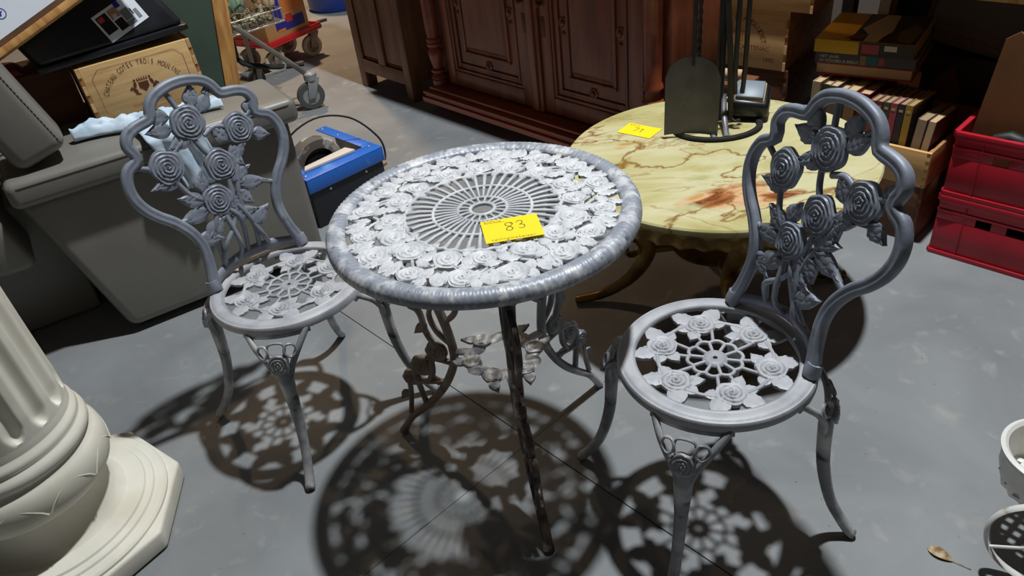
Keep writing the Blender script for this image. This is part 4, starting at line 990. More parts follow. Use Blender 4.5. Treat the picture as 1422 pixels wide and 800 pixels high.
# ------------------------------------------------------------------ things behind the row
def behind_row():
    R = ROW
    # shelf rack: boards and uprights
    t = thing('shelf_rack', 'tall wooden shelf rack behind the crates', 'rack', M=R @ T((-0.53, 0.47, 0)))
    MB().box(0.0, 1.80, -0.39, 0.45, 0.0, 0.03, T((0, 0, 0.712))).build('shelf_board', 'frame_wood', t, bevel=0.003)
    MB().box(0.0, 1.80, 0.0, 0.45, 0.0, 0.03, T((0, 0, 0.18))).build('shelf_board', 'frame_wood_dark', t, bevel=0.003)
    MB().box(0.0, 1.80, 0.452, 0.46, 0.02, 1.6).build('added_back_panel', 'dark_green', t)  # dark green panel added to cover the lit wall behind the rack
    for x in (0.0, 0.88, 1.76): MB().box(x, x + 0.04, 0.40, 0.45, 0, 1.6).build('upright', 'steel_rack', t)
    for x in (0.0, 1.76): MB().box(x, x + 0.04, 0.0, 0.04, 0, 1.6).build('upright', 'steel_rack', t)
    p = MB().box(0.0, 0.035, 0, 0.016, 0, 0.705).build('white_batten', 'post_white', None, R @ T((-0.425, 0.45, 0.0)) @ RY(radians(3)))
    tag(p, 'narrow white batten leaning upright behind the stacked books', 'batten')
    p = MB().box(0.0, 0.016, 0, 0.02, 0, 0.705).build('wooden_batten', 'frame_wood_dark', None, R @ T((-0.385, 0.448, 0.0)) @ RY(radians(3)))
    tag(p, 'thin brown batten leaning beside the white batten', 'batten')
    # leaning picture with carved lower border
    g = thing('framed_picture', 'grey framed panel with lace-like lower border leaning behind the books', 'picture', M=R @ T((-0.245, 0.462, 0.475)) @ RY(radians(9)) @ RX(radians(-12)))
    MB().box(0, 0.36, 0, 0.02, 0.0, 0.225).build('panel', 'pict_grey', g, bevel=0.002)
    MB().box(-0.014, 0.0, -0.004, 0.022, 0.0, 0.225).build('frame_side', 'frame_wood_dark', g)
    b = MB()
    rnd = random.Random(3)
    for i in range(40):
        x = 0.012 + 0.34 * i / 40; 
        for k in range(2): b.lathe([(0.010, 0), (0.007, 0.003), (0, 0.004)], 7, T((x + rnd.uniform(-.004, .004), -0.0005, 0.018 + 0.030 * k + rnd.uniform(-.006, .006))) @ RX(pi / 2))
    b.build('carved_border', 'lace', g)
    s = MB().box(0, 0.29, 0.05, 0.30, 0, 0.235).build('dark_box', 'dark_green', None, R @ T((-0.21, 0.475, 0.211)))
    tag(s, 'dark storage box on the rack behind the book crate', 'box')
    pc = thing('painting', 'dim brown painting standing behind the book crate', 'picture', M=R @ T((-0.21, 0.415, 0.19)) @ RX(radians(-3)))
    MB().box(0, 0.30, 0, 0.014, 0, 0.25).build('canvas', 'book_dark', pc)
    MB().prism([(0.02, 0.02), (0.10, 0.03), (0.13, 0.14), (0.09, 0.22), (0.04, 0.17)], 0, 0.001).build('painted_figure', 'pict_brown', pc, basis((0, -0.0002, 0), (1, 0, 0), (0, 0, 1), (0, -1, 0)))
    nv = MB().box(0, 0.40, 0, 0.10, 0, 0.43).build('navy_case', 'navy', None, R @ T((0.10, 0.48, 0.2665)) @ RY(radians(8)))
    tag(nv, 'dark navy flat case standing behind the cardboard box', 'case')
    # small pale roll by the onyx table
    pr = MB().lathe([(0.010, -0.035), (0.017, -0.035), (0.017, 0.035), (0.010, 0.035)], 16, closed=True).build('paper_roll', 'page', None, T((0.80, 2.355, 0.4505)) @ RZ(radians(-35)) @ RY(pi / 2))
    tag(pr, 'short pale paper roll lying behind the onyx table', 'paper roll')
    wood = thing('stool', 'low dark wooden stool standing behind the onyx table', 'stool', M=T((0.79, 2.375, 0)) @ RZ(atan2(-0.69, 0.72)))
    MB().box(-0.10, 0.09, -0.055, 0.055, 0.405, 0.433).build('seat_board', 'case_dark', wood, bevel=0.003)
    for x in (-0.09, 0.055):
        for y in (-0.045, 0.02): MB().box(x, x + 0.025, y, y + 0.025, 0, 0.405).build('leg', 'case_dark', wood)
behind_row()

# ------------------------------------------------------------------ grey leather sofa and the pile on it
def sofa():
    t = thing('sofa', 'grey leather sofa seen from its arm side, boxes piled on it', 'sofa', M=SOFA)
    MB().hexa([(0.0, -0.020, 0.022), (0.655, -0.020, 0.022), (0.655, 0.255, 0.022), (0.0, 0.255, 0.022)], [(-0.125, 0.012, 0.50), (0.665, 0.012, 0.52), (0.665, 0.262, 0.52), (-0.125, 0.262, 0.50)]).build('arm_body', 'leather', t, bevel=0.03, seg=4)
    pad = MB().hexa([(-0.135, -0.030, 0.494), (0.692, -0.030, 0.500), (0.692, 0.270, 0.500), (-0.135, 0.270, 0.494)], [(-0.135, -0.030, 0.574), (0.692, -0.030, 0.578), (0.692, 0.270, 0.578), (-0.135, 0.270, 0.574)]).build('arm_pad', 'leather', t, bevel=0.024, seg=5)
    for z in (0.556, 0.514):
        pts = [(-0.1355, 0.10, z), (-0.1345, 0.0, z), (-0.122, -0.022, z), (-0.105, -0.0300, z), (0.660, -0.0300, z + 0.005), (0.682, -0.022, z + 0.005), (0.6918, 0.0, z + 0.005), (0.6922, 0.25, z + 0.005)]
        MB().tube(pts, 0.0012, 0.0012, 6).build('piping', 'leather_seam', pad)
    MB().box(-0.10, 0.48, 0.275, 0.58, 0.40, 0.574).build('seat_cushion', 'leather', t, bevel=0.03, seg=3)
    MB().box(-0.12, 0.50, 0.265, 0.585, 0.06, 0.40).build('seat_base', 'leather', t, bevel=0.02)
    MB().hexa([(-0.26, 0.02, 0.30), (-0.145, 0.02, 0.30), (-0.145, 0.585, 0.30), (-0.26, 0.585, 0.30)], [(-0.42, 0.02, 0.94), (-0.30, 0.02, 0.94), (-0.30, 0.585, 0.94), (-0.42, 0.585, 0.94)]).build('backrest', 'leather', t, bevel=0.03, seg=3)
    MB().box(-0.34, -0.06, 0.24, 0.56, 0.004, 0.42).build('added_floor_blocker', 'leather', t, bevel=0.01)  # added block that hides the lit floor behind the sofa arm
    for x in (0.03, 0.60):
        for y in (0.03, 0.20): MB().box(x, x + 0.03, y, y + 0.03, 0, 0.03).build('foot', 'black_matt', t)
    # thick box cushion leaning back on the arm end
    c = thing('sofa_cushion', 'plump grey leather cushion with stitched edge standing on the sofa arm', 'cushion', M=SOFA @ T((0.075, 0.0, 0.580)) @ RY(radians(-17)))
    cb = MB().box(-0.150, 0.0, 0.0, 0.146, 0.042, 0.43).build('cushion_body', 'leather', c, bevel=0.034, seg=5)
    st = MB().box(-0.0012, 0.0012, -0.0012, 0.0012, -0.004, 0.004).mesh('stitch', 'leather_seam')
    for i in range(30): put(st, 'stitch', cb, T((-0.016, 0.0045, 0.062 + 0.0115 * i)))
sofa()

def cloth():
    mb = MB()
    def heap(u, v):                                       # crumpled strip lying along the arm
        x = 0.075 + 0.42 * u; w = (0.035 + 0.05 * min(1, u * 3)) * (1 - 0.25 * u); s = v * 2 - 1
        y = 0.155 - 0.07 * u + s * w * 0.5 + 0.012 * sin(9 * u)
        q = mnoise.noise(Vector((x * 26, s * 2.2, 1.7))) * 0.5 + 0.5; q2 = abs(mnoise.noise(Vector((x * 45 + s * 2, s * 3.0, 6.1))))
        env = (1 - abs(s) ** 2.5)
        return (x, y, 0.584 + env * (0.012 + 0.030 * q * (1.2 - 0.5 * u) + 0.014 * q2))
    mb.grid(heap, 60, 16)
    def sheet(u, v):                                      # flap over the edge and down the side
        s = v * 0.345; x = 0.205 + u * (0.205 - 0.10 * v) + 0.09 * v
        if s < 0.145: y, z = 0.115 - s, 0.592
        elif s < 0.185: a = (s - 0.145) / 0.04 * pi / 2; y, z = -0.030 - 0.016 * sin(a), 0.576 + 0.016 * cos(a)
        else: y, z = -0.046, 0.576 - (s - 0.185)
        w = 0.011 * abs(sin(u * 8 + v * 2.5)) * (0.4 + v) + 0.008 * abs(mnoise.noise(Vector((u * 4, v * 7, 3.3))))
        return (x + 0.008 * sin(v * 9), y - w * (s > 0.13), z + (w * 0.8 if s < 0.15 else 0))
    mb.grid(sheet, 26, 34)
    o = mb.build('cloth', 'blue_cloth', None, SOFA, smooth=1.5)
    md = o.modifiers.new('thickness', 'SOLIDIFY'); md.thickness = 0.003; md.offset = 0
    tag(o, 'crumpled light blue cloth draped over the sofa arm in front of the pine case', 'cloth')
cloth()

def pile():
    # black storage bin, tipped, behind and above the pine case
    B = SOFA @ T((0.070, 0.208, 0.7665)) @ RY(radians(-3.5))
    t = thing('storage_bin', 'black plastic storage bin with white picture label turned over on the pine case', 'bin', M=B)
    h, d = 0.30, 0.345
    lo = [(0.0, 0.0, 0.016), (0.425, 0.0, 0.016), (0.425, d, 0.016), (0.0, d, 0.016)]
    hi = [(-0.10, 0.10, h), (0.30, 0.10, h), (0.30, d - 0.06, h), (-0.10, d - 0.06, h)]
    MB().hexa(lo, hi).build('tub', 'bin_black', t, bevel=0.02, seg=3)
    MB().box(-0.004, 0.429, -0.003, d + 0.004, 0.0, 0.018).build('rim', 'bin_black', t, bevel=0.005)
    sl = atan2(0.10, h - 0.016); ca, sa = cos(radians(17)), sin(radians(17))
    ex = Vector((1, 0, 0)); ey = Vector((0, sin(sl), cos(sl))); ez = Vector((0, -cos(sl), sin(sl)))
    MB().box(0.02, 0.20, -0.004, 0.008, 0, 0.006).build('grip_ledge', 'bin_black', t, basis(Vector((0, 0, 0.016)) + ey * 0.21, ex, ez * -1, ey), bevel=0.002)
    F = basis(Vector((0.212, 0, 0.016)) + ey * 0.010 + ez * 0.0008, ex * ca + ey * sa, ey * ca - ex * sa, ez)
    lb = MB().box(0, 0.130, 0, 0.082, 0, 0.0008).build('label', 'label_white', t, F)
    for (x0, x1, y0, y1, m) in ((0.006, 0.040, 0.020, 0.074, 'label_black'), (0.010, 0.026, 0.056, 0.070, 'label_red'), (0.044, 0.072, 0.046, 0.074, 'label_tan'), (0.050, 0.062, 0.044, 0.058, 'label_white'), (0.044, 0.070, 0.010, 0.042, 'label_black'),
                                (0.073, 0.098, 0.024, 0.056, 'label_grey'), (0.072, 0.088, 0.066, 0.084, 'label_blue'), (0.100, 0.104, 0.030, 0.048, 'label_black'), (0.107, 0.118, 0.012, 0.04, 'label_grey'), (0.070, 0.098, 0.008, 0.022, 'label_grey')):
        MB().box(x0, x1, y0, y1, 0.0008, 0.0012 + 0.0003 * (m != 'label_black')).build('label_picture', m, lb)
    shade_case = wine_case('added dark wooden case on the sofa in place of the shaded pine case side', SOFA @ T((-0.125, 0.36, 0.576)), 0.2735, 0.21, 0.165, 'case_dark', 'case_dark', name='wooden_case')  # added dark case standing in for the shaded side of the pine case
    # white board in a wooden frame lying against the bin at top left
    W = SOFA @ T((-0.165, 0.166, 0.796)) @ RY(radians(-22)) @ RX(radians(-24))
    b = thing('framed_board', 'white board in a light wooden frame leaning over the black bin', 'board', M=W)
    MB().box(0.0, 0.60, 0.012, 0.018, 0.014, 0.42).build('panel', 'white_panel', b)
    fr = MB().box(-0.02, 0.62, 0.0, 0.026, -0.016, 0.004).build('frame_rail', 'frame_wood', b, bevel=0.003)
    MB().box(-0.02, 0.62, 0.004, 0.026, 0.004, 0.019).build('frame_moulding', 'frame_wood_dark', fr)
    for x in (-0.02, 0.60): MB().box(x, x + 0.02, 0.0, 0.026, 0.02, 0.42).build('frame_stile', 'frame_wood', b, bevel=0.003)
    MB().box(-0.02, 0.62, 0.0, 0.026, 0.42, 0.44).build('frame_rail', 'frame_wood', b, bevel=0.003)
    n = 28; e = MB().tube([(0.0135 * cos(2 * pi * i / n), 0.0135 * sin(2 * pi * i / n), 0) for i in range(n)], 0.0012, 0.0003, 4, closed=True)
    e.add([(-0.009, -0.003, 0), (-0.002, -0.007, 0), (0.003, 0.0, 0), (0.009, 0.003, 0), (-0.001, 0.006, 0)], [(0, 1, 2, 3, 4)])
    e.build('round_mark', 'label_blue', b, basis((0.249, 0.0115, 0.070), (1, 0, 0), (0, 0, 1), (0, -1, 0)))
    # dark red bag under the frame
    r = MB().hexa([(0, 0, 0), (0.10, 0, 0), (0.10, 0.12, 0), (0, 0.12, 0)], [(-0.01, 0.0, 0.035), (0.08, 0.0, 0.022), (0.08, 0.12, 0.022), (-0.01, 0.12, 0.035)]).build('red_folder', 'book_crimson', None, SOFA @ T((-0.065, 0.365, 0.742)), bevel=0.006)
    tag(r, 'dark red folder lying on the dark case behind the cushion', 'folder')
    # green chalk board with timber stile, leaning
    K = SOFA @ T((0.29, 0.625, 0.012)) @ RY(radians(10)) @ RX(radians(-4))
    c = thing('chalkboard', 'green chalkboard with orange-brown timber stile leaning behind the sofa', 'board', M=K)
    H = 1.05
    MB().box(0.0, 0.262, 0.010, 0.020, 0.02, H).build('green_panel', 'blackboard', c)
    MB().box(0.262, 0.318, 0.0, 0.032, 0.0, H).build('frame_stile', 'frame_wood', c, bevel=0.003)
    MB().box(-0.055, 0.0, 0.0, 0.032, 0.0, H).build('frame_stile', 'frame_wood', c, bevel=0.003)
    MB().box(0.0, 0.262, 0.0, 0.032, 0, 0.055).build('frame_rail', 'frame_wood', c, bevel=0.003)
pile()

# ------------------------------------------------------------------ shopping cart, dolly, barrel
def caster(parent, M, r, w, tyre, hub, fork):
    mb = MB().lathe([(r * 0.62, -w / 2), (r * 0.95, -w / 2), (r, -w * 0.3), (r, w * 0.3), (r * 0.95, w / 2), (r * 0.62, w / 2)], 32, closed=True)
    wh = mb.build('wheel', tyre, parent, M @ T((0, 0, r)) @ RX(pi / 2))
    MB().lathe([(0, -w * 0.42), (r * 0.62, -w * 0.42), (r * 0.62, w * 0.42), (0, w * 0.42)], 24).build('wheel_hub', hub, wh)
    MB().lathe([(0, -w * 0.62), (r * 0.16, -w * 0.62), (r * 0.16, w * 0.62), (0, w * 0.62)], 12).build('axle', fork, wh)
    f = MB()
    for s in (-1, 1): f.prism([(-r * 0.25, r * 0.85), (r * 0.25, r * 0.85), (r * 0.85, r * 2.2), (-0.0, r * 2.2)], 0, 0.004, basis((0, s * (w / 2 + 0.006), 0), (1, 0, 0), (0, 0, 1), (0, -1, 0)))
    f.box(-0.0, r * 0.85, -w / 2 - 0.008, w / 2 + 0.008, r * 2.16, r * 2.32)
    f.build('fork', fork, parent, M, bevel=0.002)
def cart():
    a = atan2(0.243, 0.269)
    O = Vector((-1.259, 3.803, 0)); M = T(O) @ RZ(a)
    t = thing('shopping_cart', 'wire basket cart on grey casters filled with trinkets, left of the red dolly', 'cart', M=M)
    L, D, z0, z1 = 0.36, 0.42, 0.40, 0.74
    wr = []
    def bar(name, pts, r=0.003, m='wire', up=(0, 0, 1)): MB().tube(pts, r, r, 8, up=up).build(name, m, t)
    for z in (z0, z0 + 0.062, z0 + 0.19, z1):
        r = 0.0045 if z in (z0, z1) else 0.0035
        bar('wire', [(-0.20, 0, z), (L, 0, z)], r); bar('wire', [(-0.20, D, z), (L, D, z)], r)
        bar('wire', [(L, 0, z), (L, D, z)], r); bar('wire', [(-0.20, 0, z), (-0.20, D, z)], r)
    for k in range(12):
        x = -0.20 + (L + 0.20) * k / 11
        bar('wire', [(x, 0.003, z0), (x, 0.003, z1)], 0.0016, up=(1, 0, 0)); bar('wire', [(x, 0, z0), (x, D, z0)], 0.0016)
    for k in range(8): bar('wire', [(L, D * k / 7, z0), (L, D * k / 7, z1)], 0.0016, up=(1, 0, 0))
    MB().box(-0.19, L - 0.01, 0.01, D - 0.01, z0 + 0.004, z0 + 0.008).build('basket_floor', 'bare_steel', t)
    # chassis: sloping tube from basket down to the front caster
    Mi = M.inverted()
    cf = Mi @ Vector((-0.905, 3.815, 0.0))
    p0 = Mi @ Vector((-1.13, 3.83, 0.395)); p1 = Mi @ Vector((-0.985, 3.825, 0.26)); p2 = Mi @ Vector((-0.920, 3.818, 0.200))
    bar('chassis_tube', smooth_path([p0 + (p0 - p1) * 0.35, p0, p1, p2, Vector((cf.x, cf.y, 0.180))], 5), 0.014, 'cart_tube')
    q0 = Mi @ Vector((-1.10, 3.80, 0.205)); q1 = Mi @ Vector((-0.995, 3.805, 0.222))
    bar('brace', [q0, q1, p1], 0.006, 'wire')
    k0 = Mi @ Vector((-1.23, 3.86, 0.36)); k1 = Mi @ Vector((-1.215, 3.87, 0.26)); k2 = Mi @ Vector((-1.05, 3.90, 0.21))
    bar('lower_frame', smooth_path([k0 + Vector((0, 0, 0.04)), k0, k1, k2, Mi @ Vector((-0.93, 3.94, 0.20))], 5), 0.014, 'black_matt')
    for (x, y) in ((-0.17, 0.38), (0.30, 0.38), (-0.17, 0.03)): 
        bar('leg_tube', [(x, y, z0), (x, y, 0.13)], 0.012, 'cart_tube', up=(1, 0, 0)); caster(t, T((x, y, 0)), 0.05, 0.026, 'caster_tyre', 'caster_grey', 'caster_grey')
    CM = T((cf.x, cf.y, 0)) @ RZ(radians(20) - a)
    caster(t, CM, 0.070, 0.036, 'caster_tyre', 'caster_grey', 'caster_grey')
    MB().lathe([(0.026, 0.145), (0.034, 0.15), (0.034, 0.180), (0.026, 0.188), (0.014, 0.190), (0, 0.190)], 20).build('swivel_housing', 'caster_grey', t, CM @ T((0.020, 0, 0)))
    # what lies in the basket
    rnd = random.Random(5)
    G = 'small trinkets in the wire basket'
    pebb = MB()
    nb = 420
    for i in range(nb):
        x, y = rnd.uniform(-0.17, L - 0.03), rnd.uniform(0.018, 0.20); z = z0 + 0.018 + rnd.random() * 0.050
        r = rnd.uniform(0.006, 0.013)
        pebb.lathe([(0, -r * 0.6), (r, -r * 0.2), (r * 0.8, r * 0.5), (0, r * 0.6)], 6, T((x, y, z)) @ RX(rnd.random() * 3) @ RY(rnd.random() * 3), cap=False)
    pb = pebb.build('trinket_heap', 'trinket', None, M)
    pb['kind'] = 'stuff'; tag(pb, 'heap of small pale beads and shells in the wire basket', 'trinkets')
    for (x, y, z, r, h, m, lb, c) in ((0.070, 0.075, 0.484, 0.046, 0.090, 'bottle_green', 'larger pale green glass jar lying in the wire basket', 'jar'), (0.158, 0.080, 0.484, 0.038, 0.085, 'bottle_green', 'smaller pale green glass jar beside the brown root', 'jar')):
        o = MB().lathe([(0, 0), (r * 0.8, 0), (r, h * 0.2), (r * 0.95, h * 0.7), (r * 0.45, h), (r * 0.5, h * 1.15), (r * 0.35, h * 1.15), (0, h * 1.05)], 20, mod=lambda a, rr, zz: (rr * (1 + 0.06 * cos(8 * a)), zz)).build('glass_jar', m, None, M @ T((x, y, z)) @ RY(radians(12)))
        tag(o, lb, c, G)
    o = MB().tube(smooth_path([(0.215, 0.10, 0.60), (0.240, 0.10, 0.575), (0.262, 0.10, 0.545), (0.285, 0.10, 0.510)], 4), 0.022, 0.022, 8).build('driftwood', 'trinket_brown', None, M); tag(o, 'brown piece of driftwood in the wire basket', 'driftwood', G)
    o = MB().lathe([(0, 0), (0.03, 0.0), (0.034, 0.02), (0.02, 0.05), (0, 0.055)], 16).build('shell', 'page', None, M @ T((0.320, 0.045, 0.484))); tag(o, 'beige conch shell in the wire basket', 'shell', G)
    o = MB().lathe([(0, 0), (0.03, 0.0), (0.036, 0.025), (0.03, 0.06), (0, 0.065)], 16).build('blue_pot', 'trinket_blue', None, M @ T((0.03, 0.18, 0.484))); tag(o, 'small blue grey pot in the wire basket', 'pot', G)
    o = MB().lathe([(0, 0), (0.035, 0.0), (0.04, 0.04), (0.03, 0.09), (0, 0.095)], 16).build('pale_pot', 'trinket', None, M @ T((-0.03, 0.06, 0.484))); tag(o, 'pale pot at the end of the wire basket', 'pot', G)
cart()

def dolly():
    # corner of the platform and its long direction
    p = Vector((-1.209, 4.428)); q = Vector((-0.961, 4.783))
    a = atan2(q.y - p.y, q.x - p.x)
    M = T((p.x, p.y, 0)) @ RZ(a)
    t = thing('dolly', 'red plastic transport dolly on swivel wheels with a carton on it', 'dolly', M=M)
    L, D = 0.433, 0.34
    MB().box(0, L, 0, D, 0.158, 0.170).box(0, L, 0, 0.012, 0.170, 0.196).box(0, L, D - 0.012, D, 0.170, 0.196).box(0, 0.012, 0.012, D - 0.012, 0.170, 0.196).box(L - 0.012, L, 0.012, D - 0.012, 0.170, 0.196).build('platform', 'red_plastic', t, bevel=0.004)
    for (x, y) in ((0.06, 0.06), (L - 0.06, 0.06), (0.06, D - 0.06), (L - 0.06, D - 0.06)):
        caster(t, T((x, y, 0)) @ RZ(radians(-20)), 0.064, 0.028, 'caster_light', 'bare_steel', 'bare_steel')
        MB().box(-0.035, 0.035, -0.03, 0.03, 0.149, 0.158).build('mounting_plate', 'bare_steel', t, T((x + 0.02, y, 0)))
    b = thing('carton', 'tan carton printed blue and orange standing on the red dolly', 'box', M=M @ T((0.015, 0.016, 0.171)))
    w, d, h = 0.34, 0.30, 0.32
    MB().box(0, w, 0, d, 0, h).build('carton_body', 'cardboard', b, bevel=0.004)
    F = basis((0, -0.0006, 0), (1, 0, 0), (0, 0, 1), (0, -1, 0))
    for (x0, x1, z0, z1, m) in ((0.08, 0.145, 0.062, 0.30, 'print_blue'), (0.145, 0.31, 0.05, 0.115, 'print_blue'), (0.15, 0.30, 0.15, 0.25, 'print_orange'), (0.17, 0.22, 0.09, 0.135, 'print_red'), (0.09, 0.15, 0.052, 0.066, 'print_orange')):
        MB().box(x0, x1, z0, z1, 0, 0.0006 + (0.0006 if m != 'print_blue' else 0)).build('printed_patch', m, b, F @ Matrix(((1, 0, 0, 0), (0, 0, 1, 0), (0, 1, 0, 0), (0, 0, 0, 1)))) if False else MB().add([(x0, z0, 0), (x1, z0, 0), (x1, z1, 0), (x0, z1, 0)], [(0, 1, 2, 3)]).build('printed_patch', m, b, F @ T((0, 0, 0.0004 if m == 'print_blue' else 0.0008)))
dolly()
def barrel():
    t = thing('barrel', 'blue plastic barrel standing at the far end of the hall', 'barrel', (-1.03, 6.02, 0))
    MB().lathe([(0, 0), (0.22, 0), (0.235, 0.02), (0.24, 0.2), (0.248, 0.22), (0.248, 0.25), (0.24, 0.27), (0.24, 0.55), (0.248, 0.57), (0.248, 0.60), (0.23, 0.64), (0.23, 0.80), (0.21, 0.82), (0, 0.80)], 40).build('drum', 'barrel_blue', t)
    MB().lathe([(0.225, 0.80), (0.250, 0.80), (0.250, 0.84), (0.225, 0.84)], 40, closed=True).build('lid_ring', 'black_matt', t)
    # dark folded stand beside it
    s = thing('folding_stand', 'black folded metal stand on the floor beside the blue barrel', 'stand', (-1.30, 5.45, 0))
    for (p, q) in (((0, 0, 0.01), (0.22, 0.15, 0.01)), ((0.02, 0.16, 0.01), (0.20, 0.0, 0.01)), ((0.1, 0.08, 0.01), (-0.06, 0.12, 0.5))): MB().tube([p, q], 0.01, 0.01, 8).build('bar', 'black_matt', s)
barrel()

# ------------------------------------------------------------------ blue bench grinder
def grinder():
    a = atan2(0.23, 0.257)
    M = T((-0.688, 2.487, 0)) @ RZ(a)
    t = thing('bench_grinder', 'blue and black bench grinder with stone wheel beside the sofa', 'grinder', M=M)
    L, D, Z = 0.345, 0.30, 0.20
    MB().box(0.008, L - 0.006, 0.004, 0.016, 0.002, Z - 0.004).build('front_plate', 'tool_black', t, bevel=0.002)
    MB().box(L - 0.018, L - 0.006, 0.016, 0.30, 0.002, Z - 0.004).build('side_plate', 'bare_steel', t)
    MB().box(0.008, 0.018, 0.016, 0.30, 0.002, Z - 0.004).build('side_plate', 'tool_black', t)
    MB().box(0.018, L - 0.018, 0.016, 0.30, 0.002, 0.012).build('base_plate', 'tool_black', t)
    MB().box(0, L, -0.004, 0.004, Z - 0.052, Z).box(0, L, -0.004, 0.060, Z, Z + 0.004).build('front_angle', 'blue_paint', t, bevel=0.001)
    MB().box(L - 0.048, L, 0.060, 0.385, Z, Z + 0.004).build('side_angle', 'blue_paint', t, bevel=0.001)
    MB().box(0, 0.045, 0.060, 0.200, Z, Z + 0.004).build('side_angle', 'blue_paint', t, bevel=0.001)
    MB().lathe([(0.072, -0.028), (0.105, -0.028), (0.110, -0.022), (0.110, 0.022), (0.105, 0.028), (0.072, 0.028)], 48, closed=True).build('stone_wheel', 'stone_wheel', t, T((0.145, 0.165, 0.165)) @ RX(pi / 2))
    MB().lathe([(0, -0.020), (0.073, -0.020), (0.073, 0.020), (0, 0.020)], 32).build('wheel_core', 'tool_black', t, T((0.145, 0.165, 0.165)) @ RX(pi / 2))
    MB().tube([(0.145, 0.06, 0.165), (0.145, 0.28, 0.165)], 0.010, 0.010, 10).build('axle', 'bare_steel', t)
    MB().hexa([(0.035, 0.058, Z + 0.004), (0.255, 0.046, Z + 0.004), (0.245, 0.098, Z + 0.004), (0.055, 0.088, Z + 0.004)], [(0.035, 0.058, Z + 0.016), (0.255, 0.046, Z + 0.016), (0.245, 0.098, Z + 0.016), (0.055, 0.088, Z + 0.016)]).build('tool_rest', 'pale_wood', t, bevel=0.002)
    bolt = MB().lathe([(0.005, 0), (0.005, 0.003), (0, 0.004)], 8).mesh('bolt', 'wire')
    for x in (0.09, 0.255): put(bolt, 'bolt', t, T((x, 0.004, Z - 0.066)) @ RX(pi / 2))
    for (x, y) in ((L - 0.03, 0.04), (0.02, 0.03), (L - 0.03, 0.36), (L - 0.03, 0.25)): put(bolt, 'bolt', t, T((x, y, Z + 0.004)))
    MB().tube(smooth_path([(-0.05, 0.16, 0.02), (-0.03, 0.20, 0.12), (0.06, 0.22, 0.265), (0.20, 0.20, 0.325), (0.32, 0.14, 0.30), (0.385, 0.07, 0.21), (0.38, 0.04, 0.14), (0.35, 0.03, 0.12)], 6), 0.004, 0.004, 8).build('cable', 'rubber_cable', t)
    MB().lathe([(0.011, -0.01), (0.012, 0.0), (0.009, 0.02), (0, 0.02)], 12).build('cable_gland', 'page_pale', t, T((L + 0.004, 0.03, 0.118)) @ RY(pi / 2))
grinder()

# ------------------------------------------------------------------ white column
def column():
    t = thing('column', 'white fluted plaster column on an octagonal base', 'column', (-1.095, 1.180, 0), radians(6))
    R = 0.255
    oc = [(R / cos(pi / 8) * cos(pi / 8 + k * pi / 4), R / cos(pi / 8) * sin(pi / 8 + k * pi / 4)) for k in range(8)]
    MB().prism(oc, 0.003, 0.054).build('plinth', 'column_white', t, bevel=0.008, seg=3)
    MB().lathe([(0.247, 0.052), (0.246, 0.060), (0.241, 0.064), (0.222, 0.067), (0.219, 0.072), (0.205, 0.075), (0.202, 0.080), (0.160, 0.084), (0.140, 0.084)], 96).build('plinth_steps', 'column_white', t, smooth=0.35)
    MB().lathe([(0.165, 0.083), (0.150, 0.095), (0.140, 0.12), (0.138, 0.15), (0.146, 0.182), (0.10, 0.19)], 64).build('scotia', 'column_white', t, smooth=0.8)
    tor = [(0.146, 0.180), (0.160, 0.183), (0.171, 0.195), (0.178, 0.215), (0.179, 0.237), (0.175, 0.258), (0.167, 0.272), (0.160, 0.278), (0.159, 0.284), (0.164, 0.290), (0.166, 0.301), (0.163, 0.312), (0.157, 0.318), (0.155, 0.322), (0.157, 0.328), (0.155, 0.338), (0.150, 0.344), (0.148, 0.350)]
    tb = MB().lathe(tor, 144).build('torus', 'column_white', t, smooth=0.8)
    for k in range(10):                                     # raised leaf scallops round the torus
        a0 = 2 * pi * k / 10; pts = []
        for i in range(13):
            u = i / 12; a = a0 + 2 * pi / 10 * (u - 0.5) * 0.96; z = 0.212 + 0.038 * sin(pi * u) ** 0.8
            r = 0.1782 if z < 0.237 else 0.1782 - (z - 0.237) * 0.30
            pts.append((r * cos(a), r * sin(a), z))
        MB().tube(pts, 0.0022, 0.0016, 6).build('leaf_scallop', 'column_white', tb)
    nF = 16
    def flute(a, r, z):
        s = cos(nF * a); h = 0.372 + 0.018 * (1 - max(0, s) ** 0.5)
        k = max(0.0, min(1, (z - h) / 0.014)) ** 0.5
        return r - 0.014 * (max(0.0, s + 0.55) / 1.55) ** 0.9 * k, z
    prof = [(0.1485, 0.348), (0.1485, 0.360)] + [(0.148, 0.364 + 0.004 * i) for i in range(14)] + [(0.147, 0.43), (0.143, 0.55), (0.139, 0.70), (0.135, 0.90), (0.132, 1.05)]
    MB().lathe(prof, 288, mod=flute).build('shaft', 'column_white', t, smooth=0.9)
    MB().lathe([(0.132, 1.048), (0.150, 1.05), (0.155, 1.07), (0.145, 1.08), (0.185, 1.10), (0.19, 1.14), (0, 1.14)], 64).build('capital', 'column_white', t)
    MB().box(-0.2, 0.2, -0.2, 0.2, 1.14, 1.17).build('abacus', 'column_white', t, bevel=0.004)
column()

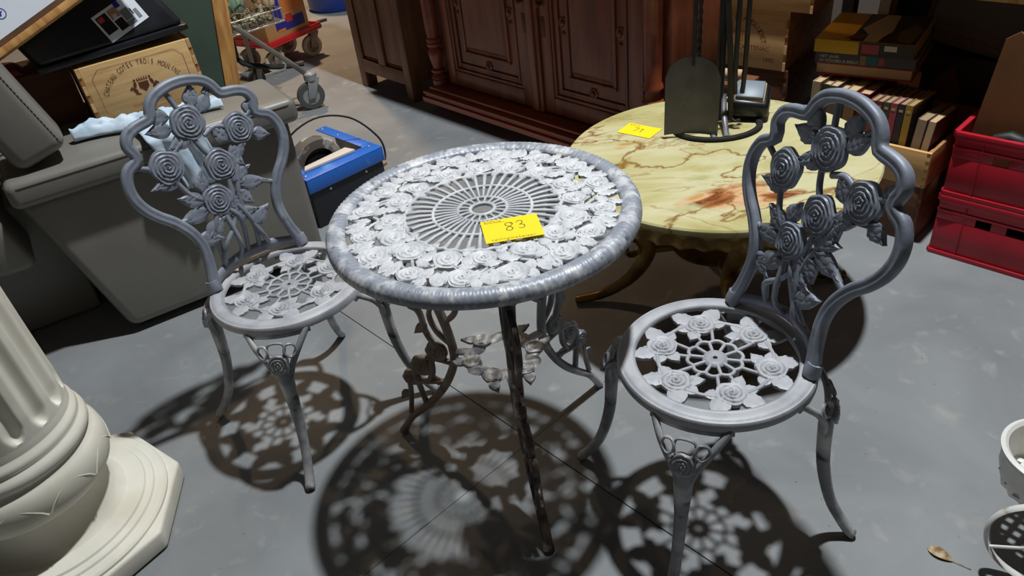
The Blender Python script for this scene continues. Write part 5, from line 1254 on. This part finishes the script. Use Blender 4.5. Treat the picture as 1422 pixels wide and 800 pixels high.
# ------------------------------------------------------------------ white bicycle plant stand and dead leaf
def planter():
    t = thing('bicycle_planter', 'white metal bicycle shaped plant stand at the edge of the floor', 'plant stand', (0.893, 0.765, 0), radians(0))
    # wheel: vertical ring seen obliquely
    n = 48
    M = T((0.0, 0.0, 0.105)) @ RZ(radians(-38)) @ RX(pi / 2) @ RY(radians(0))
    R = 0.100
    w = MB().tube([(R * cos(2 * pi * i / n), R * sin(2 * pi * i / n), 0) for i in range(n)], 0.0035, 0.008, 8, closed=True).build('wheel_rim', 'paint_white', t, M)
    for k in range(4):
        a = k * pi / 2 + 0.5; MB().tube([(0, 0, 0), (R * cos(a), R * sin(a), 0)], 0.003, 0.003, 8).build('spoke', 'paint_white', w)
    # pot holder: flared openwork bowl
    P = T((0.062, 0.118, -0.03)) @ Matrix.Diagonal((0.88, 0.88, 1, 1))
    prof = [(0.070, 0.14), (0.082, 0.15), (0.094, 0.19), (0.099, 0.225), (0.103, 0.233), (0.099, 0.241), (0.093, 0.236), (0.090, 0.20), (0.078, 0.160), (0.068, 0.150)]
    b = MB().lathe(prof, 64, closed=True, mod=lambda a, r, z: (r + (0.003 * sin(16 * a) if 0.145 < z < 0.225 and r > 0.08 else 0), z)).build('pot_bowl', 'paint_white', t, P)
    MB().lathe([(0.092, 0.232), (0.104, 0.236), (0.106, 0.243), (0.098, 0.246), (0.091, 0.241)], 64, closed=True).build('bowl_rim', 'paint_white', t, P)
    lat = MB()
    for k in range(-3, 4):
        L = sqrt(max(0, 0.085 ** 2 - (k * 0.026) ** 2))
        lat.tube([(k * 0.026, -L, 0), (k * 0.026, L, 0)], 0.007, 0.0025, 6); lat.tube([(-L, k * 0.026, 0.002), (L, k * 0.026, 0.002)], 0.007, 0.0025, 6)
    lat.build('lattice_bottom', 'paint_white', t, P @ T((0, 0, 0.165)) @ RZ(0.6))
    for (p, q) in (((0, 0, 0.105), (0.085, 0.085, 0.16)), ((0.145, 0.075, 0.15), (0.20, -0.02, 0.0)), ((0.145, 0.215, 0.15), (0.20, 0.27, 0.0)), ((0.21, 0.145, 0.15), (0.27, 0.145, 0.0))):
        MB().tube([p, q], 0.005, 0.005, 8).build('strut', 'paint_white', t)
planter()
def leaf():
    t = thing('dead_leaf', 'dry tan leaf with stalk lying on the concrete floor', 'leaf', (0.748, 0.868, 0.001), radians(-52))
    def sh(u, v):
        s = v * 2 - 1; w = 0.0125 * sin(pi * u ** 0.75) ** 0.8
        return (u * 0.048, s * w, 0.0015 + 0.004 * abs(s) * sin(pi * u))
    mb = MB(); mb.grid(sh, 10, 6); k = len(mb.v); nf = len(mb.f)
    mb.v += [(a, b, c - 0.0006) for a, b, c in mb.v]; mb.f += [tuple(reversed([i + k for i in f])) for f in mb.f[:nf]]
    mb.build('blade', 'dead_leaf', t)
    MB().tube([(0.044, 0, 0.0015), (0.06, 0.003, 0.002), (0.078, 0.006, 0.001)], 0.0008, 0.0008, 6).build('stalk', 'dead_leaf', t)
leaf()

def debris():
    rnd = random.Random(23); mb = MB()
    for k in range(260):
        x, y = rnd.uniform(-1.0, 1.5), rnd.uniform(0.8, 4.2); r = rnd.uniform(0.0008, 0.0024)
        if x * 0.777 + y * 0.63 > 1.85 or y > 3.2: continue
        mb.prism([(x + r * rnd.uniform(.5, 1.6) * cos(a + .5), y + r * rnd.uniform(.5, 1.6) * sin(a + .5)) for a in (0, 1.6, 3.2, 4.7)], 0.0, 0.0006 + r * 0.3)
    o = mb.build('floor_debris', 'page_pale', None); o['kind'] = 'stuff'
    tag(o, 'tiny pale chips and crumbs scattered over the concrete floor', 'debris')
debris()

# ------------------------------------------------------------------ hall lamps
def hall_lamp(light_name, label, pos, watts, col, dia, spread=180):
    t = thing('high_bay_lamp', label, 'lamp', pos)
    MB().lathe([(dia * 0.52, 0.03), (dia * 0.75, 0.0), (dia * 0.78, 0.01), (dia * 0.58, 0.10), (dia * 0.30, 0.16), (dia * 0.28, 0.30), (0, 0.30)], 40, cap=False).build('housing', 'steel_rack', t)
    MB().tube([(0, 0, 0.30), (0, 0, 0.60)], 0.006, 0.006, 8, up=(1, 0, 0)).build('hanger', 'steel_rack', t)
    ld = bpy.data.lights.new(light_name, 'AREA'); ld.shape = 'DISK'; ld.size = dia; ld.energy = watts; ld.color = col; ld.spread = radians(spread)
    o = bpy.data.objects.new(light_name, ld); C.objects.link(o); o.parent = t; o.location = (0, 0, -0.005)
    return t, o
hall_lamp('hall_lamp_above_offscreen', 'round high bay lamp hanging above the garden table', LAMP_MAIN, LAMP_MAIN_W, LAMP_MAIN_COL, LAMP_MAIN_D)
hall_lamp('hall_lamp_far_offscreen', 'round high bay lamp with reflector at the far end of the hall', LAMP_WARM, LAMP_WARM_W, LAMP_WARM_COL, 0.25, LAMP_WARM_SPREAD)
